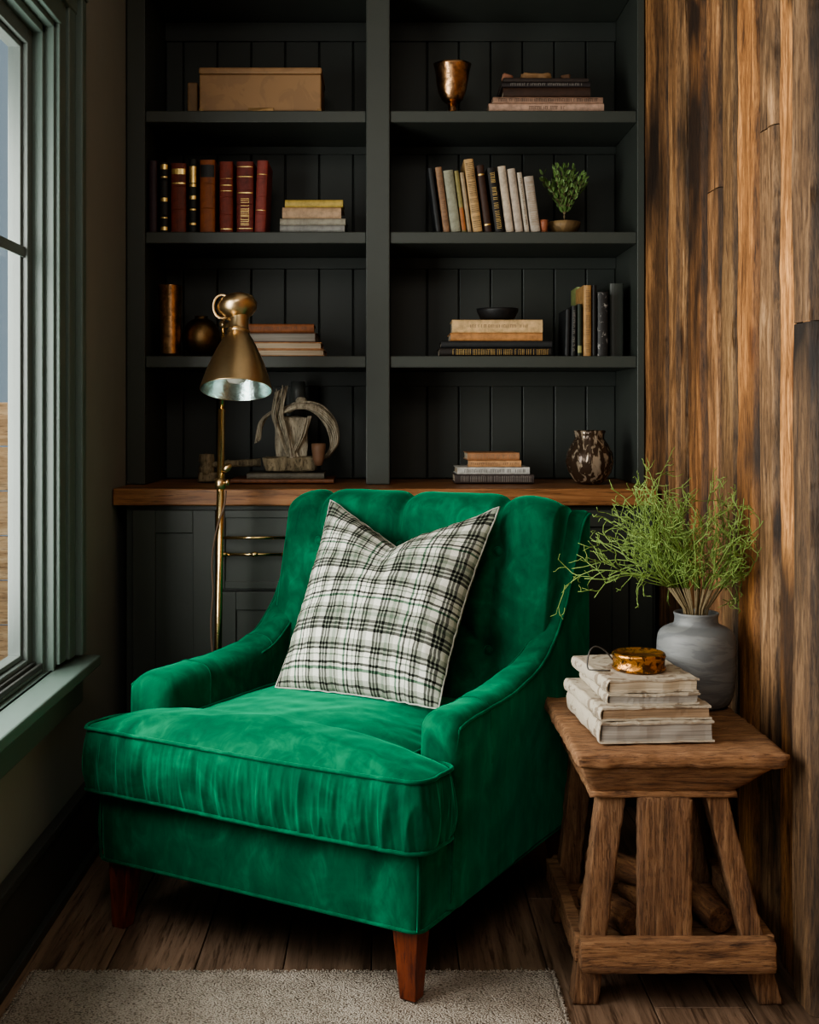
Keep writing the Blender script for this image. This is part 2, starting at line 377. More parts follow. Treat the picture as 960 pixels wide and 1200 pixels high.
# left wall: window opening, plus an unseen one added for front light
W1 = (1.25, 2.76); W2 = (-1.9, .55); ZS, ZT = .545, 1.975
lw = MB()
for y0, y1 in ((-3, W2[0]), (W2[1], W1[0]), (W1[1], 4.0)): lw.box(-.818, XL, y0, y1, 0, CEIL)
for y0, y1 in (W1, W2):
    lw.box(-.818, XL, y0, y1, 0, ZS - .02); lw.box(-.818, XL, y0, y1, ZT, CEIL)
struct(lw.build('wall_left', M['wall']))
bb = MB().box(XL, XL + .018, -3, YC + .03, .006, .17); bb.box(XL, XL + .026, -3, YC + .03, .17, .19); bb.box(XL, XL + .032, -3, YC + .03, 0, .022)
struct(bb.build('baseboard_left', M['base'], bevel=.003))
def window(name, y0, y1, full=True):
    w = bpy.data.objects.new(name, None); COL.objects.link(w); w['kind'] = 'structure'; w.location = (XL, (y0 + y1) / 2, ZS)
    ox, oy, oz = w.location
    def B(m, x0, x1, a, b, c, d): m.box(x0 - ox, x1 - ox, a - oy, b - oy, c - oz, d - oz)
    # jambs lining the opening
    j = MB()
    for s, yy in ((1, y1), (-1, y0)):
        a, b = sorted((yy, yy - s * .016)); B(j, -.818, XL + .012, a, b, ZS - .02, ZT)
        a, b = sorted((yy - s * .016, yy - s * .034)); B(j, -.818, -.752, a, b, ZS - .02, ZT - .016)
    B(j, -.818, XL + .012, y0, y1, ZT - .016, ZT)
    B(j, -.818, -.752, y0, y1, ZT - .034, ZT - .016)
    j.build('jamb', M['trim'], w, bevel=.002)
    c = MB()
    for s, yy in ((1, y1), (-1, y0)):
        for d0, d1, t in ((-.004, .05, .022), (.052, .105, .030), (.107, .145, .046)):
            a, b = sorted((yy + s * d0, yy + s * d1)); B(c, XL, XL + t, a, b, ZS - .005, ZT + .09)
    B(c, XL, XL + .033, y0 - .143, y1 + .143, ZT + .05, ZT + .09); B(c, XL, XL + .025, y0 - .003, y1 + .003, ZT - .004, ZT + .05); B(c, XL, XL + .05, y0 - .15, y1 + .15, ZT + .09, ZT + .115)
    c.build('casing', M['trim'], w, bevel=.003)
    s_ = MB(); B(s_, -.818, XL + .014, y0, y1, ZS - .045, ZS - .015); B(s_, XL, XL + .074, y0 - .17, y1 + .17, ZS - .04, ZS - .015)
    B(s_, -.81, XL - .008, y0 + .034, y1 - .034, ZS - .015, ZS - .004)
    s_.build('sill', M['trim'], w, bevel=.004)
    a_ = MB(); B(a_, XL, XL + .038, y0 - .145, y1 + .145, .425, ZS - .04); a_.build('apron', M['trim'], w, bevel=.003)
    f = MB(); g0, g1 = y0 + .034, y1 - .034; zz0, zz1 = ZS - .015, ZT - .034
    xo, xi = -.785, -.775
    def ring(m, a, b, c_, d, t, x0, x1):
        B(m, x0, x1, a, a + t, c_, d); B(m, x0, x1, b - t, b, c_, d); B(m, x0, x1, a + t, b - t, c_, c_ + t); B(m, x0, x1, a + t, b - t, d - t, d)
    ring(f, g0, g1, zz0, zz1, .034, xo - .03, xi); ring(f, g0 + .034, g1 - .034, zz0 + .034, zz1 - .034, .012, xo - .03, xi - .012)
    zc = 1.452; B(f, xo, xi - .006, g0 + .03, g1 - .03, zc - .012, zc + .012)
    n = max(1, round((g1 - g0) / .85))
    for k in range(1, n): yy = lerp(g0, g1, k / n); B(f, xo, xi - .006, yy - .012, yy + .012, zz0 + .03, zz1 - .03)
    f.build('sash', M['trimlight'], w, bevel=.003)
    p = MB(); yA, yB, zA, zB = g0 + .036 - oy, g1 - .036 - oy, zz0 + .036 - oz, zz1 - .036 - oz; p.add([(-.803 - ox, yA, zA), (-.803 - ox, yB, zA), (-.803 - ox, yB, zB), (-.803 - ox, yA, zB)], [(0, 1, 2, 3)]); p.build('pane', M['pane'], w)
    # sliding track / screen channel on the sill
    t = MB(); B(t, -.773, -.766, g0, g1, ZS - .006, ZS + .010); B(t, -.760, -.752, g0, g1, ZS - .006, ZS + .006)
    t.build('track', M['base'], w, bevel=.002)
    return w
M['trimlight'] = paint('pale grey-green sash paint', (.105, .125, .115, 1), .35, .05, .03)
window('window_1', *W1); window('added_window', *W2)  # second window is unseen, added behind the camera to give front light
# small sash latch on the visible window
# right wall of reclaimed boards
bounds = [(1289.5 / (p - 394.9)) for p in (757, 768, 781, 795, 805, 825, 843, 861, 887, 910, 941)]
bounds[0] = 3.90
y = bounds[-1]
while y > .95: y -= random.choice((.12, .15, .1, .17)); bounds.append(max(y, .9))
tints = [(1.15, .92, .70), (.55, .45, .36), (.95, .82, .68), (.80, .72, .64), (1.0, .74, .50), (1.0, .82, .66), (.62, .56, .47), (1.2, .88, .55), (.92, .86, .80), (1.45, 1.12, .74), (.50, .47, .45)]
wr = MB()
for i in range(len(bounds) - 1):
    ya, yb = bounds[i], bounds[i + 1]
    tt = tints[i] if i < len(tints) else random.choice(tints)
    off = random.uniform(-.006, .006) - (.022 if i == 10 else 0)
    rv = (random.random(), random.random(), random.random())
    segs = [(0, CEIL)]
    if i in (5, 8): segs = [(0, 1.63 + .1 * i / 5 - .1), (1.63 + .1 * i / 5 - .1, CEIL)]
    if i == 10: segs = [(0, 1.27), (1.27, CEIL)]
    for si, (z0, z1) in enumerate(segs):
        rv = (random.random(), random.random(), random.random()); k = random.uniform(.85, 1.15); t3 = tuple(c * k for c in tt)
        nz = max(2, int((z1 - z0) / .012)); na = 13; vs = []; fs = []; tl = []
        for a in range(nz + 1):
            z = lerp(z0 + .001, z1 - .001, a / nz)
            for b in range(na):
                u = b / (na - 1)
                e = .008 * max(0, noise.noise(Vector((i * 7.1 + (0 if u < .5 else 50), 0, z * 9)))) + .0050
                yy = lerp(ya - (e if u < .5 else 0), yb + (e if u > .5 else 0), u) if b in (0, 1, na - 2, na - 1) else lerp(ya, yb, u)
                d = off + .004 * noise.noise(Vector((yy * 60, i * 3.3, z * 5))) + .0012 * noise.noise(Vector((yy * 200, i, z * 22)))
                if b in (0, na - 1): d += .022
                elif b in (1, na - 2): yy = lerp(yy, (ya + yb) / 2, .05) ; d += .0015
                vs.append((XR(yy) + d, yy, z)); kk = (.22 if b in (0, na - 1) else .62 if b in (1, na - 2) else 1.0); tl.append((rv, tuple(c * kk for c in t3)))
        for a in range(nz):
            for b in range(na - 1): fs.append((a * na + b, (a + 1) * na + b, (a + 1) * na + b + 1, a * na + b + 1))
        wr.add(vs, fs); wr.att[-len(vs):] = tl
    del segs
wr.hexa([(XR(3.9) + .018, 3.9, 0), (XR(.9) + .018, .9, 0), (XR(.9) + .08, .9, 0), (XR(3.9) + .08, 3.9, 0), (XR(3.9) + .018, 3.9, CEIL), (XR(.9) + .018, .9, CEIL), (XR(.9) + .08, .9, CEIL), (XR(3.9) + .08, 3.9, CEIL)], ((0, 0, 0), (.12, .1, .08)))
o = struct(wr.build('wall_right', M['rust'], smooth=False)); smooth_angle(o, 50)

# outside: siding fence seen through the window
fe = thing('siding_fence', 'pale timber boarded fence seen outside through the lower window pane', 'fence', (-2.3, 5.2, 0))
for k in range(8): MB().box(-1.1, .9, 0, .03, -.35 + k * .188, -.35 + k * .188 + .182).build('board', M['siding'], fe, bevel=.004)
for xx in (-1.0, .8): MB().box(xx, xx + .08, .03, .10, -.4, 1.14).build('post', M['siding'], fe, bevel=.004)
# ------------------------------------------------------------------ built-in bookcase
XA = PX(147, YU); XA = max(XA, XL + .001); XD0, XD1 = PX(429, YU), PX(457, YU); XE0 = PX(747, YU); XE1 = XR(YU) - .004
bc = thing('built_in_bookcase', 'dark green-grey built-in bookcase with two open bays above the wooden counter', 'bookcase', (0, YU, ZC))
def L(x0, x1, y0, y1, z0, z1): return MB().box(x0, x1, y0 - YU, y1 - YU, z0 - ZC, z1 - ZC)
XF = PX(170, YU)
L(XL + .004, XF, YU, YB, ZC, CEIL).build('side_panel', M['cab'], bc, bevel=.002)
L(XE0, XE1, YU, YB, ZC, CEIL).build('side_panel', M['cab'], bc, bevel=.002)
L(XD0, XD1, YU - .004, YB, ZC, CEIL).build('divider', M['cab'], bc, bevel=.003)
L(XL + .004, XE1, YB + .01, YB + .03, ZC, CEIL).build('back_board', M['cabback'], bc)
SH = [(1.940, 1.974), (1.591, 1.625), (1.233, 1.267)]
for xa, xb in ((XF, XD0), (XD1, XE0)):
    for z0, z1 in SH:
        L(xa, xb, YU + .006, YB, z0, z1).build('shelf', M['cab'], bc, bevel=.003)
    L(xa, xb, YU + .006, YB, 2.33, 2.37).build('shelf', M['cab'], bc, bevel=.003)
    bp = MB(); x = XD1 - .12 if xa < 0 else XE0 - .07
    xs = [xb]
    x = xb - (.045 if xa < 0 else .093)
    while x > xa + .03: xs.append(x); x -= .107 if xa < 0 else .1
    xs.append(xa)
    for p, q in zip(xs[1:], xs[:-1]):
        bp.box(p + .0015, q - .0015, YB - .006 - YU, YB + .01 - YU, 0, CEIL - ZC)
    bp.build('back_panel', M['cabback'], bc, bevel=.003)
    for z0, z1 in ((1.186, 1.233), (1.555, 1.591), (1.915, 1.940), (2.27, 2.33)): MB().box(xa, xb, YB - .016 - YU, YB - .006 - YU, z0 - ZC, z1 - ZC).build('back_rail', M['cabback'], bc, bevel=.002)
ct = MB().rbox(XL + .002, XE1 - .002, YC, YB, ZC - .048, ZC - .0015, n=14, amp=.0008, fr=9)
# snap to keep it just shy of the wall
o = ct.build('countertop', M['counter'], smooth=False, bevel=.003); o.location = (0, 0, 0)
tag(o, 'thick oiled wooden countertop running between base cabinet and bookcase', 'countertop')
# base cabinet
YF = YC + .035
cb = thing('base_cabinet', 'dark green-grey base cabinet under the wooden counter with brass pulls', 'cabinet', (0, YF, 0))
def LB(x0, x1, y0, y1, z0, z1): return MB().box(x0, x1, y0 - YF, y1 - YF, z0, z1)
LB(XL + .033, XE1, YF, YB, .08, ZC - .05).build('carcass', M['cab'], cb, bevel=.002)
LB(XL + .033, XE1, YF + .05, YB, 0, .08).build('plinth', M['base'], cb)
def front(name, x0, x1, z0, z1, fr=.045):
    m = LB(x0, x1, YF - .014, YF, z0, z1)
    for a, b, c, d in ((x0, x0 + fr, z0, z1), (x1 - fr, x1, z0, z1), (x0 + fr, x1 - fr, z0, z0 + fr), (x0 + fr, x1 - fr, z1 - fr, z1)):
        m.box(a, b, -.022, -.014, c, d)
    return m.build(name, M['cab'], cb, bevel=.0015)
xd = PX(255, YF)
front('door', XL + .055, xd - .003, .1, .835, .062)
xq = PX(345, YF)
for z0, z1 in ((.62, .835), (.36, .612), (.1, .352)):
    d = front('drawer', xd + .003, PX(430, YF), z0, z1, .02 if z0 > .6 else .05)
    if z0 > .6:
        for kk, zc in enumerate((PZ(630, YF - .04), PZ(650, YF - .05))):
            h = MB(); a, b = PX(263, YF), PX(338, YF)
            h.tube([(a, -.045, zc), (b, -.045, zc)], .0042, 10)
            if kk:
                for xx in (a + .004, lerp(a, b, .5), b - .004): h.lathe([(0, -.012), (.006, -.009), (.008, 0), (.006, .009), (0, .012)], 12, Matrix.Translation((xx, -.045, zc)) @ Matrix.Rotation(R(90), 4, 'Y'))
            for xx in (a + .012, b - .012): h.tube([(xx, -.045, zc), (xx, -.021, zc)], .004, 8)
            h.build('handle', M['poleb'], d, smooth=True)
front('door', PX(432, YF), PX(590, YF), .1, .835)
front('door', PX(592, YF), PX(735, YF), .1, .835)
LB(PX(737, YF), XE1 - .01, YF - .014, YF, .09, .835).build('filler_panel', M['cab'], cb, bevel=.002)

# ------------------------------------------------------------------ books
def book_mesh_parts(L_, W_, T_, root, cover, pages, mode, bands=None, title=None, raised=0, boards=.0028, bandmat=None, wear=0):
    """spine on -Y side.  mode 'flat': spine along X, thickness Z.  mode 'up': spine along Z, thickness X."""
    def tr(p):
        x, y, z = p
        return (z - T_ / 2, y, x + L_ / 2) if mode == 'up' else (x, y, z)
    def mk(m, name, mat, **k):
        m.v = [tr(p) for p in m.v]; o = m.build(name, mat, root, **k)
        if wear:
            bmm = bmesh.new(); bmm.from_mesh(o.data)
            bmesh.ops.subdivide_edges(bmm, edges=[e for e in bmm.edges if e.calc_length() > .02], cuts=14, use_grid_fill=True)
            sd = Vector((L_ * 90, W_ * 70, T_ * 300))
            for v in bmm.verts:
                c_ = v.co; q = Vector((noise.noise(c_ * 28 + sd), noise.noise(c_ * 28 + sd * 2), .7 * noise.noise(c_ * 22 + sd * 3)))
                e = noise.noise(Vector((c_.x * 55, c_.y * 55, c_.z * 20)) + sd)
                v.co += q * wear + Vector((0, 0, e * wear * .5))
                v.co.z = min(max(v.co.z, .0004), T_ + .0006)
            bmm.to_mesh(o.data); bmm.free()
        return o
    m = MB(); b = boards
    m.box(-L_ / 2, L_ / 2, .004, W_, 0, b); m.box(-L_ / 2, L_ / 2, .004, W_, T_ - b, T_)
    n = 8; prof = []
    for k in range(n + 1):
        a = math.pi * k / n; prof.append((.005 - math.sin(a) * min(.006, T_ * .25) - .001, T_ / 2 - math.cos(a) * T_ / 2))
    vs = []; fs = []
    for x in (-L_ / 2, L_ / 2):
        for (y, z) in prof: vs.append((x, y, z))
        for (y, z) in prof: vs.append((x, y + .0022, min(max(z, b), T_ - b)))
    q = 2 * (n + 1)
    for k in range(n):
        fs.append((k, k + 1, q + k + 1, q + k)); fs.append((n + 1 + k, q + n + 1 + k, q + n + 2 + k, n + 2 + k))
        fs.append((k, n + 1 + k, n + 2 + k, k + 1)); fs.append((q + k, q + k + 1, q + n + 2 + k, q + n + 1 + k))
    m.add(vs, fs)
    for r in range(raised):
        x = -L_ / 2 + L_ * (r + 1) / (raised + 1)
        m.tube([(x, prof[k][0] - .0003, prof[k][1]) for k in range(1, n)], .0014, 6)
    mk(m, 'cover', cover, smooth=False)
    p = MB().box(-L_ / 2 + .003, L_ / 2 - .003, .005, W_ - .004, b, T_ - b); mk(p, 'pages', pages)
    if bands:
        for f0, f1 in bands:
            g = MB(); x0, x1 = -L_ / 2 + L_ * f0, -L_ / 2 + L_ * f1
            for k in range(1, n - 1):
                y0, z0 = prof[k]; y1, z1 = prof[k + 1]
                g.add([(x0, y0 - .0006, z0), (x1, y0 - .0006, z0), (x1, y1 - .0006, z1), (x0, y1 - .0006, z1)], [(0, 1, 2, 3)])
            mk(g, 'gilt_band' if bandmat is None else 'label_band', bandmat or M['gold'])
    if title:
        f0, f1, mt, hh = title; g = MB(); x = -L_ / 2 + L_ * f0; yy = prof[n // 2][0] - .0008
        while x < -L_ / 2 + L_ * f1:
            w = random.uniform(.002, .0045)
            if random.random() < .85:
                for s in (0, 1):
                    z0 = T_ / 2 - T_ * hh / 2; z1 = T_ / 2 + T_ * hh / 2
                    if s and random.random() < .5: g.box(x, x + w, yy, yy + .001, z1 - .001, z1)
                    elif not s: g.box(x, x + .0011, yy, yy + .001, z0, z1)
            x += w + .0015
        mk(g, 'title_marks', mt)
def C(r, g, b): return cloth(srgb(r, g, b))
PG = M['pagez']
def upright(label, group, px0, px1, ytop, zsh, color, yf=3.585, lean=0, d=.15, pxb=None, **k):
    Y = yf; T_ = (px1 - px0) * Y / F; hgt = PZ(ytop, Y) - zsh
    cx = PX((px0 + px1) / 2 if pxb is None else pxb, Y)
    root = thing('book', label, 'book', (cx, Y, zsh + .0004 + abs(math.sin(lean)) * T_ / 2), (0, lean, 0), group)
    book_mesh_parts(hgt / max(math.cos(lean), .5) - .001, d, T_ - .0008, root, color, M['pagex'], 'up', **k)
    return root
def flat(label, group, px0, px1, y0, y1, zbase, color, yf=3.59, d=.15, rz=0, pages=None, back=False, **k):
    """returns top z"""
    Y = yf; L_ = (px1 - px0) * Y / F; T_ = (y1 - y0) * Y / F; cx = PX((px0 + px1) / 2, Y)
    root = thing('book', label, 'book', (cx, Y + (d if back else 0), zbase), (0, 0, rz + (math.pi if back else 0)), group)
    book_mesh_parts(L_, d, T_ - .0004, root, color, pages or PG, 'flat', **k)
    return zbase + T_
S1, S2, S3 = 1.9744, 1.6254, 1.2674
g = 'antique leather books upright on the second shelf, left bay'
ant = [(174, 184, 188, C(58, 38, 48), 'aubergine cloth book at the far left end of the antique row', {}),
 (187, 197, 190, C(26, 24, 24), 'slim black book with gilt bands beside the aubergine book', dict(bands=[(.03, .08), (.2, .215), (.44, .5), (.78, .8), (.9, .97)], raised=3)),
 (200, 218, 191, C(120, 52, 34), 'red-brown leather book third from left in the antique row', dict(bands=[(.7, .72), (.84, .92)], raised=2)),
 (221, 230.5, 186, C(20, 26, 22), 'slim black-green book with gilt dots, fourth in the antique row', dict(bands=[(.1, .13), (.3, .32), (.45, .5), (.62, .9)], raised=2)),
 (234, 252, 187, C(150, 82, 36), 'orange-brown leather book with a black label near its top', dict(bands=[(.76, .93)], bandmat=M['dark'], raised=2)),
 (257, 273, 189, C(128, 50, 34), 'chestnut leather book with black label and gilt ornament', dict(bands=[(.04, .055), (.66, .67), (.58, .59), (.75, .76)], raised=3, title=(.61, .66, M['gold'], .6))),
 (277, 297, 189, C(116, 44, 36), 'thick ornate red leather book with heavy gilt pattern', dict(bands=[(.05, .06), (.55, .565), (.78, .79), (.92, .93)], raised=4, title=(.1, .5, M['gold'], .5)))]
for a in ant: upright(a[4], g, a[0], a[1], a[2], S2, a[3], **a[5])
upright('pinkish red book leaning slightly at the right end of the antique row', g, 299, 312, 188, S2, C(146, 66, 58), lean=R(2.2), pxb=304.5, bands=[(.3, .31), (.8, .81)], raised=3)
g = 'books lying flat on the second shelf, left bay'
z = flat('grey-white book at the bottom of the small stack beside the antique row', g, 328, 404, 261, 270, S2, C(150, 150, 146), pages=M['pagegrey'])
z = flat('pale book with worn spine second from bottom beside the antique row', g, 328, 405, 253, 261, z, C(160, 155, 140), rz=R(-1))
z = flat('beige cloth book under the gold one on the second shelf', g, 331, 400, 240, 253, z, C(190, 160, 130), rz=R(1.5))
z = flat('gold-yellow book on top of the small stack on the second shelf', g, 334, 402, 231, 240, z, cloth((.55, .40, .10, 1), .4))
g = 'leaning books on the second shelf, right bay'
ln = R(-7.5)
lean_b = [(503, 509, 197, C(34, 36, 38), 'dark thin book at the left end of the leaning row', {}),
 (511.5, 519.5, 196, C(150, 116, 88), 'brown and cream book second in the leaning row', dict(title=(.1, .9, M['cord'], .5))),
 (520.5, 532.5, 200, C(150, 150, 130), 'wide pale grey-green book in the leaning row', {}),
 (533.5, 539, 200, C(140, 130, 80), 'olive and orange thin book in the leaning row', dict(bands=[(.03, .4)], bandmat=cloth((.4, .14, .04, 1)))),
 (540, 545, 202, C(170, 150, 120), 'thin beige book left of the tall patterned one', {}),
 (546, 557.5, 187, C(196, 160, 110), 'tall tan book with black ornate lettering in the leaning row', dict(title=(.04, .96, M['dark'], .75))),
 (560, 569, 194, C(60, 36, 24), 'dark brown book right of the tall patterned one', dict(bands=[(.1, .12), (.85, .87)])),
 (572, 583, 197, C(28, 25, 22), 'black book with gilt lettering in the leaning row', dict(title=(.05, .95, M['gold'], .5))),
 (585, 594.5, 195, C(196, 180, 160), 'ivory book just right of the black gilt one', {}),
 (596, 605.5, 198, C(186, 172, 156), 'ivory book second right of the black gilt one', {}),
 (607, 613, 202, C(190, 178, 160), 'thin ivory book near the right end of the leaning row', dict(title=(.1, .9, M['cord'], .3))),
 (614.5, 626, 207, C(182, 170, 156), 'ribbed ivory book at the right end of the leaning row', dict(title=(.1, .9, M['pagebrown'], .8)))]
for a in lean_b:
    w = a[1] - a[0]; hpx = 268 - a[2]
    upright(a[4], g, a[0], a[1] , a[2], S2, a[3], lean=ln, pxb=(a[0] + a[1]) / 2 + 6.5 + hpx * .025, **a[5])
g = 'books stacked on the top shelf'
z = flat('pinkish white large book at the bottom of the top-shelf stack', g, 573, 708, 118, 129, S1, C(200, 166, 146), title=(.35, .65, M['cord'], .35))
z = flat('pale book with printed spine second in the top-shelf stack', g, 578, 707, 110.5, 118, z, C(160, 128, 108), title=(.05, .95, M['dark'], .5), rz=R(.6))
z = flat('thick dark brown book in the middle of the top-shelf stack', g, 590, 692, 99, 110.5, z, C(56, 34, 22), rz=R(-1))
z = flat('thin dark book with speckled spine in the top-shelf stack', g, 588, 692, 93, 99, z, C(40, 32, 34), title=(.1, .9, M['pagegrey'], .5))
z = flat('thin black book topmost of the large top-shelf stack', g, 590, 690, 88, 93, z, C(52, 42, 38), rz=R(1))
def crumple(name, label, cat, px0, px1, h, zb, mat, seed, yf=3.62):
    m = MB(); w = (px1 - px0) * yf / F
    m.rough([(-w / 2, 0, 0), (w / 2, 0, 0), (w / 2, .07, 0), (-w / 2, .07, 0), (-w / 2, .005, h), (w / 2, .005, h), (w / 2, .06, h), (-w / 2, .06, h)], n=10, amp=.005, fr=45, seed=seed)
    o = m.build(name, mat, smooth=True, loc=(PX((px0 + px1) / 2, yf), yf, zb + .004)); return tag(o, label, cat)
crumple('leather_pouch', 'crumpled tan leather pouch lying on the top-shelf book stack', 'pouch', 612, 646, .020, z, M['box'], 3)
crumple('folded_paper', 'small folded pinkish paper at the left of the top-shelf book stack', 'paper', 590, 601, .016, z, cloth(srgb(170, 120, 96)), 5)
crumple('wooden_block', 'small brown wooden block at the right of the top-shelf book stack', 'block', 659, 669, .014, z, M['clay'], 8)
g = 'books stacked on the third shelf behind the lamp'
z = flat('tan book at the bottom of the stack behind the lamp shade', g, 256, 380, 408, 416, S3, C(176, 128, 84), pages=PG, back=True)
z = flat('orange-brown book second from bottom behind the lamp shade', g, 262, 376, 399.5, 408, z, C(188, 132, 84), rz=R(1), back=True)
z = flat('dark book with grey page edges third in the stack behind the lamp', g, 270, 372, 388.5, 399.5, z, C(96, 66, 44), pages=M['pagegrey'], back=True, rz=R(-1.5))
z = flat('worn rust-coloured book on top of the stack behind the lamp', g, 280, 368, 378, 388.5, z, C(150, 92, 56), rz=R(1), title=(.1, .9, M['cord'], .3))
g = 'books stacked on the third shelf, right bay'
z = flat('black book with gold lace pattern at the bottom under the black bowl', g, 515, 646, 407, 417, S3, C(34, 28, 24), title=(.12, .98, M['gold'], .7))
z = flat('plain black book second from bottom under the black bowl', g, 517, 647, 399, 407, z, C(34, 36, 38), rz=R(-.8))
z = flat('thin tan book third from bottom under the black bowl', g, 528, 636, 389.5, 399, z, C(186, 134, 84), rz=R(.5))
z = flat('cream book with printed spine directly under the black bowl', g, 530, 636, 374, 389.5, z, C(214, 180, 132), title=(.2, .86, M['cord'], .22), rz=R(-.5))
bw = MB().lathe([(0, .0), (.040, .0), (.050, .006), (.061, .028), (.062, .036), (.058, .036), (.052, .024), (.03, .010), (0, .008)], 48)
tag(bw.build('bowl', M['dark'], smooth=True, loc=(PX(583, 3.66), 3.66, z + .0005)), 'small matt black bowl resting on the cream book', 'bowl')
g = 'books upright on the third shelf, right bay'
upright('slim black book leaning at the left of the dark upright group', g, 662.5, 668, 362, S3, C(26, 28, 30), lean=R(1.2), pxb=665)
upright('black book with silver lettering between slim black book and tan book', g, 670.5, 676.5, 358, S3, C(30, 32, 30), title=(.1, .9, M['pagegrey'], .4), lean=R(1), pxb=672.3)
upright('short dark green book left of the tan book', g, 677, 682.5, 356, S3, C(40, 50, 36), bands=[(.06, .2)], bandmat=cloth((.3, .3, .12, 1)))
upright('tall green and cream book behind the short dark green one', g, 676.5, 684.2, 336, S3, C(150, 160, 100), yf=3.745, d=.12, pxb=680)
upright('tall tan book with ribbed spine among the dark upright group', g, 684, 693.5, 334, S3, C(176, 136, 86), title=(.05, .95, M['cord'], .5))
upright('thick plain black book right of the tan ribbed one', g, 694.5, 699.5, 334, S3, C(14, 12, 12))
upright('black marbled book with silver veins near the right side panel', g, 700.5, 713, 342, S3, fleck('black marbled paper', (.018, .017, .017, 1), (.3, .28, .26, 1), 60, .60, .5))
upright('plain grey-green folder standing against the right side panel', g, 714.5, 731, 332, S3, M['cab'], d=.2, yf=3.63)
g = 'books stacked on the counter'
z = flat('book with black and white block-printed spine at the bottom on the counter', g, 533, 626, 557.5, 568, ZC + .0015, C(70, 60, 58), title=(.08, .97, M['pagegrey'], .7))
z = flat('white book with dark lettering second from bottom on the counter', g, 536, 621, 549, 557.5, z, C(205, 205, 200), title=(.1, .95, M['dark'], .45), rz=R(1))
z = flat('lower of two frayed tan books on the counter stack', g, 549, 611, 541, 549, z, C(196, 150, 106), title=(.05, .95, M['cord'], .3), rz=R(-2), boards=.002)
z = flat('frayed tan book topmost on the counter stack', g, 548, 609, 532, 541, z, C(180, 130, 92), title=(.02, .98, M['pagebrown'], .6), rz=R(1), boards=.002)
# boxes on top shelf
bx = thing('storage_box', 'large tan leather lidded box on the top shelf of the left bay', 'box', (PX(305, 3.58), 3.58, S1 + .0004))
w = 143 * 3.58 / F; hh = PZ(79, 3.58) - S1
MB().box(-w / 2, w / 2, 0, .2, 0, hh - .02).build('body', M['box'], bx, bevel=.004)
MB().box(-w / 2 - .002, w / 2 + .002, -.002, .202, hh - .019, hh).build('lid', M['box'], bx, bevel=.005)
c = MB()
for sx in (-1, 1): c.box(sx * (w / 2 - .006) - .006, sx * (w / 2 - .006) + .006, -.0022, .004, 0, .008)
c.rbox(-.035, .04, -.0035, .001, 0, .010, n=5, amp=.001, fr=90); c.build('brass_fitting', M['oldbrass'], bx)
tag(MB().box(0, .03, 0, .12, 0, .098).build('small_box', M['box'], bevel=.004, loc=(PX(219.5, 3.63), 3.63, S1 + .0004)), 'narrow dull brown box behind the left end of the tan leather box', 'box')
# goblet
gb = thing('goblet', 'amber mercury-glass goblet with a slim foot on the top shelf', 'goblet', (PX(530, 3.64), 3.64, S1 + .0004))
def rip(a, z): return .02 * math.sin(7 * a + z * 60)
MB().lathe([(0, .158), (.046, .150), (.052, .150), (.056, .152), (.054, .146), (.050, .13), (.046, .10), (.040, .07), (.030, .048), (.018, .038), (0, .036)][::-1], 48, ripple=rip).build('cup', M['copper'], gb, smooth=True)
MB().lathe([(0, 0), (.036, 0), (.034, .004), (.014, .010), (.011, .02), (.013, .036), (0, .040)], 32).build('foot', M['copper'], gb, smooth=True)
# tall vase + round vase on third shelf
MBv = MB().lathe([(0, 0), (.029, 0), (.031, .01), (.032, .07), (.033, .15), (.036, .207), (.0365, .210), (.034, .210), (.031, .15), (.030, .02), (0, .015)], 48, ripple=lambda a, z: .035 * math.sin(5 * a + z * 8))
tag(MBv.build('vase', M['copper'], smooth=True, loc=(PX(199, 3.64), 3.64, S3 + .0004)), 'tall fluted copper-coloured vase on the third shelf at far left', 'vase')
prof = [(0, 0), (.022, 0)] + [(.058 * math.sin(R(a)), .060 - .060 * math.cos(R(a))) for a in range(25, 160, 9)] + [(.018, .118), (.020, .124), (.016, .124), (.012, .11), (0, .11)]
tag(MB().lathe(prof, 48).build('vase', M['oldbrass'], smooth=True, loc=(PX(236, 3.70), 3.70, S3 + .0004)), 'round tarnished brass vase between the fluted vase and the lamp', 'vase')
# brown glazed vase on counter
prof = [(0, 0), (.034, 0), (.044, .008), (.062, .035), (.069, .062), (.066, .088), (.052, .115), (.042, .130), (.043, .142), (.047, .152), (.043, .154), (.038, .142), (.037, .13), (.045, .11), (0, .10)]
tag(MB().lathe(prof, 72, ripple=lambda a, z: .012 * math.sin(14 * a) + .008 * math.sin(23 * a + z * 40)).build('vase', M['hammer'], smooth=True, loc=(PX(691, 3.59), 3.59, ZC + .0015)), 'squat dark bronze glazed vase with drip pattern on the counter', 'vase')
